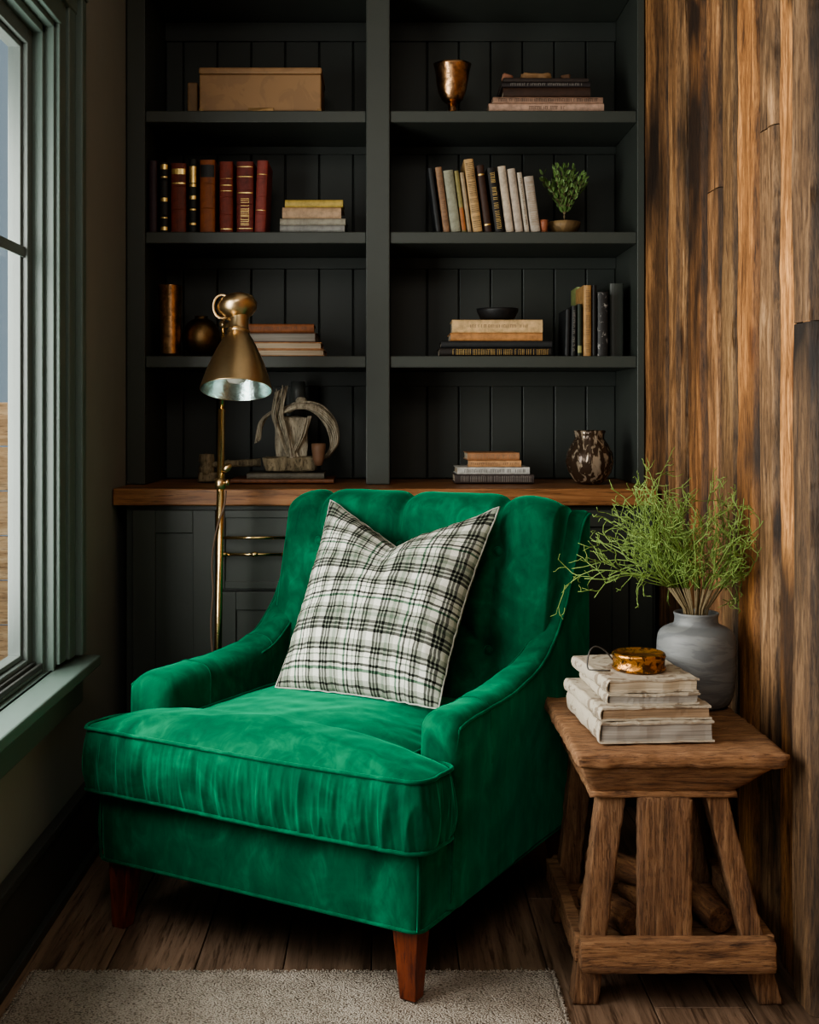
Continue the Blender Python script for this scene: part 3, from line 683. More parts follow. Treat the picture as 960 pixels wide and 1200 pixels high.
# small potted shrub, terracotta pot
tag(MB().lathe([(0, 0), (.010, 0), (.012, .03), (.0125, .038), (.010, .038), (.009, .02), (0, .02)], 24).build('tea_light_holder', cloth(srgb(170, 104, 74)), smooth=True, loc=(PX(636.5, 3.62), 3.60, S2 + .0004)), 'tiny terracotta cup between the leaning books and the planted bowl', 'cup')
pp = thing('potted_shrub', 'miniature leafy green shrub in a shallow tan clay bowl', 'plant', (PX(661, 3.65), 3.65, S2 + .0004))
MB().lathe([(0, 0), (.028, 0), (.036, .006), (.046, .022), (.050, .038), (.047, .039), (.043, .026), (0, .024)], 40, ripple=lambda a, z: .02 * math.sin(3 * a)).build('bowl', M['soilpot'], pp, smooth=True)
MB().lathe([(.0, .024), (.041, .025), (.02, .031), (0, .032)], 24).build('soil', M['base'], pp, smooth=True)
def leaf(m, p, d, l, w, bend=.2):
    d = d.normalized(); s = d.cross(Vector((0, 0, 1)))
    s = s.normalized() if s.length > .1 else Vector((1, 0, 0)); n_ = s.cross(d)
    a = random.uniform(-1.2, 1.2); s2 = s * math.cos(a) + n_ * math.sin(a); n2 = d.cross(s2)
    m.add([p, p + d * l * .35 + s2 * w / 2 + n2 * bend * w, p + d * l * .75 + s2 * w * .38 + n2 * bend * w, p + d * l, p + d * l * .75 - s2 * w * .38 + n2 * bend * w, p + d * l * .35 - s2 * w / 2 + n2 * bend * w, p + d * l * .5],
          [(0, 1, 6), (1, 2, 6), (2, 3, 6), (3, 4, 6), (4, 5, 6), (5, 0, 6)])
st = MB(); lf = MB()
random.seed(11)
for k in range(34):
    a = random.uniform(0, 2 * math.pi); rr = random.uniform(.1, 1) ** .6
    tip = Vector((math.cos(a) * .080 * rr - .004, math.sin(a) * .045 * rr, .105 + .105 * math.sqrt(max(0, 1 - rr * rr * .8)) * random.uniform(.6, 1)))
    base = Vector((.002, 0, .03)); fork = Vector((.001, 0, .062))
    pts = rib([base, base.lerp(fork, .6), fork, fork.lerp(tip, .5) + Vector((random.uniform(-.008, .008), 0, .004)), tip], 12)
    st.tube(pts, [lerp(.0016, .0005, i / 11) for i in range(12)], 5)
    for i in range(6, 12):
        for q in range(3):
            d = (pts[i] - fork).normalized() + Vector((random.uniform(-.9, .9), random.uniform(-.9, .9), random.uniform(-.3, .8)))
            leaf(lf, pts[i], d, random.uniform(.014, .023), .0085)
st.build('stem', M['stem'], pp, smooth=True); lf.build('foliage', M['leaf'], pp)

# ------------------------------------------------------------------ driftwood arrangement on counter
g0 = PX(330, 3.6)
z = flat('thin brown book lying under the grey one below the driftwood', 'books under the driftwood piece', 270, 391, 564, 569, ZC + .0015, C(120, 74, 44), d=.2)
z = flat('grey weathered book directly beneath the driftwood ornament', 'books under the driftwood piece', 289, 380, 557, 564, z, C(96, 92, 80), d=.17, pages=M['pagegrey'])
dr = thing('driftwood_ornament', 'grey driftwood ornament with a curved horn-like bundle on the counter', 'ornament', (PX(342, 3.66), 3.66, z))
MB().rough([(-.07, -.04, 0.002), (.07, -.04, .002), (.07, .045, .002), (-.07, .045, .002), (-.085, -.05, .045), (.08, -.05, .045), (.08, .05, .045), (-.085, .05, .045)], n=12, amp=.005, fr=30, seed=4).build('carved_base', M['driftdark'], dr, smooth=True)
MB().rough([(-.045, -.02, .04), (.045, -.02, .04), (.045, .02, .04), (-.045, .02, .04), (-.052, -.016, .165), (.05, -.016, .16), (.05, .016, .16), (-.052, .016, .165)], n=12, amp=.006, fr=26, seed=9, nl=16).build('upright_block', M['drift'], dr, smooth=True)
random.seed(5)
def bundle(path, r, n, r2, name, mat, taper=.5, spread=0):
    m = MB(); pts = rib(path, 30)
    for k in range(n):
        a0 = random.uniform(0, 6.28); rr = r * math.sqrt(random.random()); tw = random.uniform(1, 2.5)
        q = []; 
        for i, p in enumerate(pts):
            t = i / 29; a = a0 + tw * t; e = rr * (1 - (1 - taper) * t + spread * t * t)
            q.append(p + Vector((math.cos(a) * e, math.sin(a) * e, math.sin(a * 1.3) * e * .6)))
        m.tube(q, [r2 * (1 - .6 * i / 29) for i in range(30)], 6)
    return m.build(name, mat, dr, smooth=True)
bundle([(-.03, -.01, .175), (.02, -.012, .195), (.075, -.015, .185), (.118, -.015, .14), (.128, -.015, .085), (.105, -.015, .045)], .022, 34, .0042, 'curved_bundle', M['drift'], .55)
bundle([(.01, -.03, .03), (-.015, -.032, .10), (-.038, -.032, .17), (-.03, -.03, .245)], .014, 22, .0035, 'upright_bundle', M['drift'], .9, .6)
bundle([(-.05, -.02, .18), (-.085, -.022, .15), (-.098, -.022, .09)], .012, 14, .0032, 'drooping_strands', M['drift'], .8)
bundle([(.05, -.03, .16), (.03, -.034, .10), (.0, -.036, .045)], .010, 10, .003, 'loose_strands', M['drift'], .9)
MB().lathe([(0, .02), (.011, .022), (.017, .04), (.0205, .07), (.021, .085), (.017, .086), (.014, .06), (0, .05)], 28, Matrix.Translation((.082, -.055, 0))).build('small_cup', M['clay'], dr, smooth=True)
MB().lathe([(0, 0), (.014, 0), (.018, .012), (.012, .022), (0, .024)], 20, Matrix.Translation((.028, 0, .198))).build('knob', M['drift'], dr, smooth=True)
ml = thing('carved_mallet', 'dark carved mallet lying on the counter behind the lamp pole', 'mallet', (PX(243, 3.64), 3.66, ZC + .0015))
MB().tube([(.0, 0, .052), (.05, -.003, .053), (.06, -.003, .053), (.065, 0, .054), (.12, .005, .056), (.155, .008, .058)], [.008, .010, .014, .010, .012, .012], 12).build('handle', M['driftdark'], ml, smooth=True)
MB().lathe([(0, -.032), (.022, -.03), (.024, -.01), (.018, 0), (.024, .01), (.022, .03), (0, .032)], 20, Matrix.Translation((-.005, 0, .052))).build('head', M['driftdark'], ml, smooth=True)
MB().rbox(-.03, .03, -.02, .02, 0, .03, n=8, amp=.003, fr=40).build('rest', M['driftdark'], ml, smooth=True)
tag(MB().lathe([(0, 0), (.035, 0), (.036, .01), (.030, .15), (.024, .27), (.021, .30), (.018, .30), (.022, .2), (0, .02)], 32).build('vase', paint('dark grey glaze', (.09, .10, .095, 1), .4), smooth=True, loc=(PX(349, 3.76), 3.77, ZC + .0015)), 'tall tapering dark grey vase behind the driftwood ornament', 'vase')

# ------------------------------------------------------------------ floor lamp
lx, ly = PX(255, 3.20), 3.20
lp = thing('floor_lamp', 'brass reading floor lamp with conical shade standing behind the armchair', 'lamp', (lx, ly, 0))
MB().lathe([(0, 0), (.105, 0), (.108, .006), (.105, .014), (.03, .02), (.016, .035), (.012, .05), (0, .05)], 48).build('base', M['brass'], lp, smooth=True)
ztop = PZ(470, 3.2)
sway = (262 - 255) * 3.2 / F
zj = PZ(378, 3.2)
MB().tube([(0, 0, .04), (sway * .1, 0, .5), (sway * .7, 0, ztop - .02)], .0098, 16).build('pole', M['poleb'], lp, smooth=True)
MB().tube([(sway * .7, 0, ztop - .04), (sway, 0, zj + .01)], .0055, 12).build('upper_rod', M['poleb'], lp, smooth=True)
c = MB().lathe([(.010, -.014), (.0145, -.012), (.0145, .012), (.010, .014)], 20, Matrix.Translation((sway * .45, 0, PZ(567, 3.2)))); c.tube([(sway * .45, 0, PZ(567, 3.2)), (.026, -.004, PZ(565, 3.2))], .005, 10)
c.lathe([(0, -.006), (.009, -.004), (.009, .004), (0, .006)], 16, Matrix.Translation((.026, -.004, PZ(565, 3.2))) @ Matrix.Rotation(R(90), 4, 'Y')); c.build('clamp', M['brass'], lp, smooth=True)
c = MB(); zk = PZ(548, 3.2); c.lathe([(0, -.014), (.008, -.012), (.010, 0), (.006, .012), (0, .014)], 14, Matrix.Translation((.026, -.010, zk)) @ Matrix.Rotation(R(50), 4, 'Y')); c.build('switch_key', M['brass'], lp, smooth=True)
random.seed(3)
zc0 = PZ(575, 3.2)
pts = [Vector((.022, -.004, zc0)), Vector((.018, -.01, zc0 - .04)), Vector((.002, -.014, zc0 - .09)), Vector((-.010, -.012, zc0 - .15))] + [Vector((-.013 + .003 * math.sin(k * 1.9), -.011, zc0 - .2 - k * .06)) for k in range(10)] + [Vector((-.012, .0, .06)), Vector((-.03, .02, .024))]
MB().tube(rib(pts, 90), .0026, 8).build('cord', M['cord'], lp, smooth=True)
tilt = R(17)
cx = PX(281, 3.2) - lx
zo = PZ(455, 3.12)
ax = Matrix.Translation((cx, -.03, PZ(373, 3.15))) @ Matrix.Rotation(-tilt, 4, 'X')
ax = Matrix.Translation((cx, -.0, zj)) @ Matrix.Rotation(tilt, 4, 'X')
hs = .178
ax = Matrix.Translation((cx + .004, -.058, zj)) @ Matrix.Rotation(-tilt, 4, 'X')
sp = [(.026, .012), (.0255, 0), (.0265, -.022), (.030, -.030), (.0275, -.034), (.0385, -.052), (.053, -.080), (.067, -.112), (.078, -.142), (.086, -.168), (.0895, -.180), (.0905, -.184), (.0890, -.185)]
li = [(.0885, -.1845), (.085, -.168), (.077, -.142), (.066, -.112), (.052, -.080), (.036, -.054), (.02, -.045), (0, -.043)]
def sm(prof, n):
    a = [(i, p[0]) for i, p in enumerate(prof)]; b = [(i, p[1]) for i, p in enumerate(prof)]
    return [(interp(a, i / (n - 1) * (len(prof) - 1)), interp(b, i / (n - 1) * (len(prof) - 1))) for i in range(n)]
sh = MB().lathe(sm(sp, 50), 72, ax); sh.f = sh.f[:-1]; sh.build('shade', M['brass'], lp, smooth=True)
l_ = MB().lathe(li, 72, ax); l_.f = [f for f in l_.f if len(f) == 4]; l_.build('shade_lining', M['silver'], lp, smooth=True)
MB().lathe([(0, -.168), (.020, -.164), (.032, -.148), (.034, -.130), (.026, -.110), (.014, -.095), (.013, -.06), (0, -.055)], 32, ax).build('bulb', M['bulb'], lp, smooth=True)
MB().lathe([(0, 0), (.025, 0), (.038, .010), (.049, .022), (.052, .034), (.046, .050), (.030, .060), (.012, .064), (0, .065)], 48, ax @ Matrix.Translation((0, 0, .006)) @ Matrix.Rotation(R(-10), 4, 'Y')).build('cap', M['brass'], lp, smooth=True)
c = MB(); rc = [(cx - .038 + .022 * math.cos(a) , -.062, zj + .036 + .030 * math.sin(a)) for a in [2 * math.pi * k / 24 for k in range(24)]]
c.tube(rc, .0035, 8, closed=True); c.tube([(sway, 0, zj - .005), (cx - .012, -.052, zj - .012)], .007, 10)
c.lathe([(0, -.012), (.010, -.010), (.010, .010), (0, .012)], 16, Matrix.Translation((sway, 0, zj - .005)) @ Matrix.Rotation(R(90), 4, 'X')); c.build('swivel_joint', M['brass'], lp, smooth=True)

# ------------------------------------------------------------------ armchair
ang = R(-30)
CH = thing('armchair', 'emerald green velvet armchair with tufted back and tapered wooden legs', 'armchair', (-.272, 2.455, 0), (0, 0, ang))
V = M['velvet']
def rrect(x0, x1, y0, y1, r, n=8):
    out = []
    for cx_, cy_, a0 in ((x1 - r, y0 + r, -90), (x1 - r, y1 - r, 0), (x0 + r, y1 - r, 90), (x0 + r, y0 + r, 180)):
        for k in range(n + 1): a = R(a0 + 90 * k / n); out.append((cx_ + r * math.cos(a), cy_ + r * math.sin(a)))
    return out
def resample(pts, step):
    out = []; n = len(pts); acc = 0; per = sum(math.dist(pts[i], pts[(i + 1) % n]) for i in range(n)); m = int(per / step); st_ = per / m
    i = 0; d = 0; seg = math.dist(pts[0], pts[1])
    for k in range(m):
        t = k * st_
        while t > d + seg + 1e-9: d += seg; i += 1; seg = math.dist(pts[i % n], pts[(i + 1) % n])
        f = (t - d) / max(seg, 1e-9); a, b = pts[i % n], pts[(i + 1) % n]; out.append((lerp(a[0], b[0], f), lerp(a[1], b[1], f)))
    return out
# base frame
ol = resample(rrect(-.388, .388, 0, .80, .022), .008)
def ring_loft(outline, levels, cap=True, disp=None):
    m = MB(); n = len(outline); vs = []; fs = []
    nr = []
    for i in range(n):
        a, b = outline[i - 1], outline[(i + 1) % n]; t = Vector((b[0] - a[0], b[1] - a[1])).normalized(); nr.append((t.y, -t.x))
    for (z, off) in levels:
        for i, (x, y) in enumerate(outline):
            d = off + (disp(x, y, z, i) if disp else 0); vs.append((x + nr[i][0] * d, y + nr[i][1] * d, z))
    for l in range(len(levels) - 1):
        for i in range(n): j = (i + 1) % n; fs.append((l * n + i, l * n + j, (l + 1) * n + j, (l + 1) * n + i))
    if cap: fs.append(tuple(range(n - 1, -1, -1))); fs.append(tuple((len(levels) - 1) * n + i for i in range(n)))
    return m.add(vs, fs)
lv = [(.148, -.012), (.144, -.004), (.146, 0)] + [(lerp(.15, .30, k / 14), .004 * math.sin(math.pi * k / 14)) for k in range(15)] + [(.305, -.01)]
ring_loft(ol, lv, disp=lambda x, y, z, i: .0022 * noise.noise(Vector((x * 14, y * 14, z * 16)))).build('seat_base', V, CH, smooth=True)
pz = MB(); ol2 = rrect(-.391, .391, -.003, .803, .022); pz.tube([(x, y, .150) for x, y in resample(ol2, .012)], .0034, 8, closed=True)
for sx in (-1, 1): pz.tube([(sx * .386, .001, .152), (sx * .388, -.001, .22), (sx * .386, .001, .298)], .003, 8)
pz.build('base_piping', V, CH, smooth=True)
# arms with wings
ZP = [(.10, .515), (.16, .525), (.26, .527), (.36, .530), (.46, .540), (.54, .556), (.61, .588), (.67, .645), (.715, .715), (.748, .79), (.775, .85), (.80, .868), (.83, .868)]
def arm(sx):
    y0, y1 = .105, .815; ys = []
    for k in range(12): a = math.pi / 2 * k / 11; ys.append((y0 + .035 * (1 - math.cos(a)), math.sin(a)))
    k = 1
    while y0 + .035 + k * .010 < y1: ys.append((y0 + .035 + k * .010, 1)); k += 1
    for k in range(8): a = math.pi / 2 * (1 - k / 7); ys.append((y1 + .012 * math.cos(a), .5 + .5 * math.sin(a)))
    m = MB(); vs = []; fs = []; ns = None; oc = []; ic = []
    for (y, e) in ys:
        xo = .394 + .012 * max(0, 1 - (y - .1) / .4); xi = (.322 if sx > 0 else .300) + .030 * min(1, max(0, (y - .5) / .25))
        zt = interp(ZP, y); 
        # lean: wing widens slightly outward at the top
        wing = max(0, (zt - .56) / .3)
        c_ = (xo + xi) / 2; hw = (xo - xi) / 2; ins = (1 - e) * .030
        hw2 = hw - ins; zt2 = zt - (1 - e) * .035
        sec = []
        for k in range(15): sec.append((hw2, lerp(.156, zt2 - hw2 * .8, k / 14)))
        for k in range(1, 22):
            a = math.pi * k / 22; ca, sa = math.cos(a), math.sin(a)
            sec.append((hw2 * (abs(ca) ** .8) * (1 if ca >= 0 else -1), zt2 - hw2 * .8 + hw2 * .8 * (sa ** .75)))
        for k in range(13): sec.append((-hw2, lerp(zt2 - hw2 * .8, .28, k / 12)))
        ns = len(sec)
        for (dx, z) in sec:
            hgt = (z - .15) / .72
            X = c_ + dx + (.018 * wing * hgt if dx > 0 else .005 * wing * hgt)
            p = Vector((X, y, z)); d = .0030 * noise.noise(p * 13 + Vector((sx * 5, 0, 0))) + .0012 * noise.noise(p * 40)
            bul = .006 * math.sin(math.pi * min(1, max(0, hgt * 1.3))) if dx > 0 else 0
            vs.append((sx * (X + (d + bul) * (1 if dx > 0 else -1)), y, z + (d if abs(dx) < hw2 * .95 else 0)))
        oc.append(vs[-ns + 16]); ic.append(vs[-ns + 34])
    for i in range(len(ys) - 1):
        for k in range(ns - 1):
            q = (i * ns + k, (i + 1) * ns + k, (i + 1) * ns + k + 1, i * ns + k + 1); fs.append(q if sx > 0 else q[::-1])
    q = tuple(range(ns)); fs.append(q if sx > 0 else q[::-1]); b = (len(ys) - 1) * ns; q = tuple(b + k for k in range(ns - 1, -1, -1)); fs.append(q if sx > 0 else q[::-1])
    m.add(vs, fs); a_ = m.build('arm', V, CH, smooth=True)
    s = MB(); s.tube([Vector(p) + Vector((sx * .0015, 0, .0015)) for p in oc[8:-6]], .0030, 8)
    fr = oc[8]; s.tube([fr, (sx * .400, .118, .44), (sx * .402, .114, .30), (sx * .396, .112, .17)], .0030, 8)
    s.build('piping', V, a_, smooth=True)
    if True:
        q = MB(); q.tube([Vector(p) + Vector((-sx * .001, 0, .001)) for p in ic[44:-6]], .0024, 8); q.build('piping', V, a_, smooth=True)
    for yy in ((.27, .52) if sx < 0 else (.27,)):
        ii = min(range(len(ys)), key=lambda t_: abs(ys[t_][0] - yy))
        q = MB(); q.tube([Vector(p) + Vector((0, 0, 0)) for p in vs[ii * ns + 10:ii * ns + 44]], .0018, 6); q.build('cross_seam', V, a_, smooth=True)
    return a_
arm(1); arm(-1)
# tufted back
but = [(-.27, .775), (-.03, .775), (.235, .775), (-.15, .66), (.10, .66), (-.27, .55), (-.03, .55), (.235, .55)]
lines = []
for i, a in enumerate(but):
    for b in but[i + 1:]:
        if abs(abs(a[1] - b[1])) > .05 and abs(a[0] - b[0]) < .16: lines.append((a, b))
for a in but[:3]: lines.append((a, (a[0], .90)))
for a in (but[3], but[4]): lines.append((a, (a[0] + .12, .775 )))
def segd(p, a, b):
    ax_, ay = a; bx_, by = b; dx, dy = bx_ - ax_, by - ay; t = max(0, min(1, ((p[0] - ax_) * dx + (p[1] - ay) * dy) / (dx * dx + dy * dy)))
    return math.hypot(p[0] - ax_ - t * dx, p[1] - ay - t * dy)
def tuft(x, z):
    d = 0
    for b in but: q = math.hypot(x - b[0], z - b[1]); d = max(d, .040 * math.exp(-(q / .034) ** 1.2))
    for a, b in lines: q = segd((x, z), a, b); d = max(d, .020 * math.exp(-(q / .016) ** 1.15))
    return d
def back_front(z): return lerp(.585, .690, (z - .40) / .45)
prof = []
for k in range(84): z = lerp(.36, .835, k / 83); prof.append((back_front(z), z, -1, 0))
yc, zc_ = (back_front(.835) + .812) / 2, .835; rad = (.812 - back_front(.835)) / 2
for k in range(1, 20): a = math.pi * (1 - k / 20); prof.append((yc + rad * math.cos(a), zc_ + rad * .72 * math.sin(a), math.cos(a), math.sin(a)))
for k in range(14): prof.append((.812, lerp(.835, .16, k / 13), 1, 0))
m = MB(); vs = []; fs = []; nx = 150
for i in range(nx):
    x = lerp(-.372, .372, i / (nx - 1)); e = 1 - abs(x / .372) ** 10
    for (y, z, ny, nz) in prof:
        frt = ny < .3
        puff = (.026 * e if frt else .004)
        zz = z if frt and nz == 0 else (.835 + .06 * max(nz, 0))
        d = puff - (tuft(x, min(z + (0 if nz == 0 else .02), .90)) if ny < .5 else 0) + .0015 * noise.noise(Vector((x * 20, y * 20, z * 20)))
        vs.append((x, y + ny * d, z + nz * d))
n = len(prof)
for i in range(nx - 1):
    for k in range(n - 1): fs.append((i * n + k, (i + 1) * n + k, (i + 1) * n + k + 1, i * n + k + 1))
fs.append(tuple(range(n))); fs.append(tuple((nx - 1) * n + k for k in range(n - 1, -1, -1)))
m.add(vs, fs); m.build('backrest', V, CH, smooth=True)
for bx_, bz in but:
    MB().lathe([(0, -.006), (.010, -.004), (.012, 0), (.010, .004), (0, .007)], 20, Matrix.Translation((bx_, back_front(bz) + .004, bz)) @ Matrix.Rotation(R(90), 4, 'X')).build('button', V, CH, smooth=True)
# T-shaped seat cushion
def corner(p, q, r_, r=.03, n=8):
    p, q, r_ = Vector(p), Vector(q), Vector(r_); a = (p - q).normalized(); b = (r_ - q).normalized(); A = q + a * r; B = q + b * r
    return [tuple((1 - t) ** 2 * A + 2 * t * (1 - t) * q + t * t * B) for t in [k / n for k in range(n + 1)]]
poly = [(-.412, -.035), (.412, -.035), (.412, .10), (.296, .102), (.296, .60), (-.288, .60), (-.288, .102), (-.412, .10)]
rad_ = [.045, .045, .035, .02, .04, .04, .02, .035]; out = []
for i, q in enumerate(poly): out += corner(poly[i - 1], q, poly[(i + 1) % 8], rad_[i])
ol = resample(out, .0022); n = len(ol); CC = Vector((0, .09))
def gath(i, tz):
    s = i * .0022; x, y = ol[i]
    a = noise.noise(Vector((s * 34 + .35 * math.sin(tz * 2.4 + s * 20), tz * .8, 0))) + .6 * noise.noise(Vector((s * 85, tz * 1.6, 4)))
    crease = -abs(noise.noise(Vector((s * 22, tz * .5, 9)))) ** .6
    env = .35 + .65 * math.sin(math.pi * min(1, max(0, tz * .9 + .1)))
    fine = noise.noise(Vector((s * 170 + .8 * math.sin(tz * 3), tz * 1.3, 2)))
    return (.0060 * a + .0120 * (crease + .45) + .0020 * fine) * env
m = MB(); vs = []; fs = []
nr = []
for i in range(n):
    a, b = ol[i - 4], ol[(i + 4) % n]; t = Vector((b[0] - a[0], b[1] - a[1])).normalized(); nr.append(Vector((t.y, -t.x)))
rows = []
for t in (.0, .5, .97): rows.append([(lerp(CC.x, ol[i][0], t), lerp(CC.y, ol[i][1], t), .300) for i in range(n)])
NS = 22
for k in range(NS + 1):
    tz = k / NS; z = lerp(.303, .432, tz); bulge = .010 * math.sin(math.pi * tz) ** .7
    rw = []
    for i in range(n):
        d = bulge + gath(i, tz); fx = 0
        zz = z + .004 * noise.noise(Vector((ol[i][0] * 9, ol[i][1] * 9, 3))) * math.sin(math.pi * tz)
        rw.append((ol[i][0] + nr[i].x * d, ol[i][1] + nr[i].y * d, zz))
    rows.append(rw)
for k in range(1, 56):
    t = 1 - (k / 56) ** 1.15; rw = []
    for i in range(n):
        x = lerp(CC.x, ol[i][0], t); y = lerp(CC.y, ol[i][1], t)
        ex = min(1, min(abs(.425 + .01 - abs(x)), abs(y + .045)) / .16); ey = 1
        cr = .040 * (1 - t ** 3.2) + .012 * (1 - t)
        wr_ = .0035 * noise.noise(Vector((i * .0022 * 30, 0, 0))) * max(0, (t - .72) / .28)
        z = .432 + cr + wr_ + .004 * noise.noise(Vector((x * 8, y * 8, 1))) + .0015 * noise.noise(Vector((x * 26, y * 26, 5)))
        rw.append((x, y, z))
    rows.append(rw)
for rw in rows: vs += rw
for k in range(len(rows) - 1):
    for i in range(n): j = (i + 1) % n; fs.append((k * n + i, k * n + j, (k + 1) * n + j, (k + 1) * n + i))
b = (len(rows) - 1) * n; fs.append(tuple(b + i for i in range(n)))
m.add(vs, fs); SC = m.build('seat_cushion', V, CH, smooth=True)
for zz, nm in ((.434, 'upper_piping'), (.304, 'lower_piping')):
    pp_ = MB().tube([(ol[i][0] + nr[i].x * (.004 + gath(i, .5) * .25), ol[i][1] + nr[i].y * (.004 + gath(i, .5) * .25), zz + .0015 * math.sin(i * .02)) for i in range(0, n, 4)], .0038, 8, closed=True)
    pp_.build(nm, V, SC, smooth=True)
# legs
for lx_, ly_, front_ in ((-.350, .040, 1), (.350, .040, 1), (-.345, .755, 0), (.345, .755, 0)):
    t, b_ = .027, .0165; dx = (.004 if lx_ > 0 else -.004); dy = -.006 if front_ else .03
    zb = .012 if (lx_ > 0 and front_) else 0.0
    m = MB().hexa([(lx_ + dx - b_, ly_ + dy - b_, zb), (lx_ + dx + b_, ly_ + dy - b_, zb), (lx_ + dx + b_, ly_ + dy + b_, zb), (lx_ + dx - b_, ly_ + dy + b_, zb),
                   (lx_ - t, ly_ - t, .152), (lx_ + t, ly_ - t, .152), (lx_ + t, ly_ + t, .152), (lx_ - t, ly_ + t, .152)])
    m.build('leg', M['legwood'], CH, bevel=.002)

# ------------------------------------------------------------------ plaid pillow
CM = Matrix.Translation((-.272, 2.455, 0)) @ Matrix.Rotation(ang, 4, 'Z')
pc = CM @ Vector((.045, .337, .4745)); ptop = CM @ Vector((.035, .640, .868))
eu = (CM.to_3x3() @ Vector((1, 0.0, 0))).normalized(); et = (ptop - pc).normalized(); en = eu.cross(et).normalized()  # en points to front
if en.y > 0: en = -en
hl = (ptop - pc).length / 2; mid = (pc + ptop) / 2
n = 110; vs = []; fs = []; uv = []
def pil(s, t, side):
    ws = .222 + .012 * t
    dipx = max(0, 1 - abs(s - .02) * 1.08)
    x = s * ws * (1 - .07 * (1 - t * t) * abs(s) ** 3)
    top = max(0, (t + .1) / 1.1)
    z = t * hl * (1 - .03 * (1 - s * s)) 
    z -= .105 * (dipx ** 1.15) * top ** 1.6
    z += .018 * max(0, t) ** 6 * abs(s) ** 6
    th = .085 * ((1 - abs(s) ** 2.6) * (1 - abs(t) ** 2.6)) ** .62
    th *= 1 - .55 * math.exp(-((s - .02) / .17) ** 2) * max(0, t) ** 1.0
    p = Vector((s * 3.2, t * 3.2, side))
    w = .007 * noise.noise(p) + .004 * noise.noise(p * 2.4)
    ed = max(abs(s), abs(t)); w *= max(0, 1 - ed ** 6)
    w += .0035 * noise.noise(Vector((s * 16, t * 16, side * 2))) * ed ** 4 * max(0, 1 - ed ** 14)
    x += .0025 * noise.noise(Vector((t * 14, 3, 0))) * abs(s) ** 4; z += .0025 * noise.noise(Vector((s * 14, 7, 0))) * abs(t) ** 4
    return mid + eu * (x - .010 - .008 * t) + et * z + en * (side * (th + w))
for side in (1, -1):
    for i in range(n + 1):
        for j in range(n + 1):
            s = math.sin(math.pi / 2 * (i / n * 2 - 1)); t = math.sin(math.pi / 2 * (j / n * 2 - 1)); s = lerp(s, i / n * 2 - 1, .35); t = lerp(t, j / n * 2 - 1, .35)
            vs.append(pil(s, t, side)); uv.append((s * .5 + .5, t * .5 + .5))
for side in (0, 1):
    o_ = side * (n + 1) ** 2
    for i in range(n):
        for j in range(n):
            q = (o_ + i * (n + 1) + j, o_ + (i + 1) * (n + 1) + j, o_ + (i + 1) * (n + 1) + j + 1, o_ + i * (n + 1) + j + 1); fs.append(q if side == 0 else q[::-1])
mm = MB().add([p - pc for p in vs], fs)
po = thing('throw_pillow', 'ivory, black and green plaid throw pillow leaning on the green chair back', 'pillow', pc)
mm.build('pillow_body', M['plaid'], po, smooth=True, uv=uv)
edge = [(s_, -1) for s_ in [k / 30 * 2 - 1 for k in range(30)]] + [(1, k / 30 * 2 - 1) for k in range(30)] + [(1 - k / 30 * 2, 1) for k in range(30)] + [(-1, 1 - k / 30 * 2) for k in range(30)]
ed = MB().tube([pil(s_, t_, 1) - pc for s_, t_ in edge], .0022, 6, closed=True)
ed.build('edge_seam', cloth((.42, .42, .38, 1), .9), po, smooth=True)

# ------------------------------------------------------------------ side table
TB = (.55, 2.50, 0)
tb = thing('side_table', 'rustic weathered wooden side table with splayed legs beside the armchair', 'table', TB)
def T(pts): return [(x - TB[0], y - TB[1], z) for x, y, z in pts]
zt = .475
X0, X1, Y0, Y1 = .352, .748, 2.265, 2.735
m = MB().rough(T([(X0 + .004, Y0 + .002, zt - .026), (X1 - .006, Y0 + .002, zt - .026), (X1 - .012, Y1, zt - .026), (X0, Y1, zt - .026), (X0, Y0, zt), (X1, Y0, zt), (X1 - .012, Y1, zt), (X0 + .006, Y1, zt)]), n=34, amp=.0036, fr=38, seed=2, nl=5)
m.build('tabletop', M['tabx'], tb, smooth=True)
m = MB().rough(T([(.388, 2.312, .392), (.656, 2.312, .392), (.656, 2.70, .392), (.388, 2.70, .392), (X0 + .012, Y0 + .010, zt - .027), (X1 - .03, Y0 + .010, zt - .027), (X1 - .03, Y1 - .02, zt - .027), (X0 + .012, Y1 - .02, zt - .027)]), n=22, amp=.0025, fr=30, seed=6, nl=8)
m.build('apron', M['tabx'], tb, smooth=True)
m = MB().rough(T([(.384, 2.306, .384), (.662, 2.306, .384), (.662, 2.706, .384), (.384, 2.706, .384), (.386, 2.308, .396), (.660, 2.308, .396), (.660, 2.704, .396), (.386, 2.704, .396)]), n=20, amp=.0018, fr=50, seed=7, nl=3)
m.build('apron_molding', M['tabx'], tb, smooth=True)
def legp(xt, xb, y0t, y0b, wt, wb, d, z0=0, z1=.386, seed=0, sk=0):
    return MB().rough(T([(xb, y0b, z0), (xb + wb, y0b, z0), (xb + wb, y0b + d, z0), (xb, y0b + d, z0), (xt, y0t, z1), (xt + wt, y0t, z1), (xt + wt, y0t + d, z1), (xt, y0t + d, z1)]), n=10, amp=.0020, fr=60, seed=seed, nl=44)
legp(.404, .350, 2.318, 2.300, .050, .048, .046, seed=11).build('leg', M['tabz'], tb, smooth=True)
legp(.602, .698, 2.318, 2.300, .042, .044, .046, seed=12).build('leg', M['tabz'], tb, smooth=True)
legp(.404, .366, 2.640, 2.668, .048, .046, .046, seed=13).build('leg', M['tabz'], tb, smooth=True)
legp(.600, .682, 2.640, 2.668, .042, .044, .046, seed=14).build('leg', M['tabz'], tb, smooth=True)
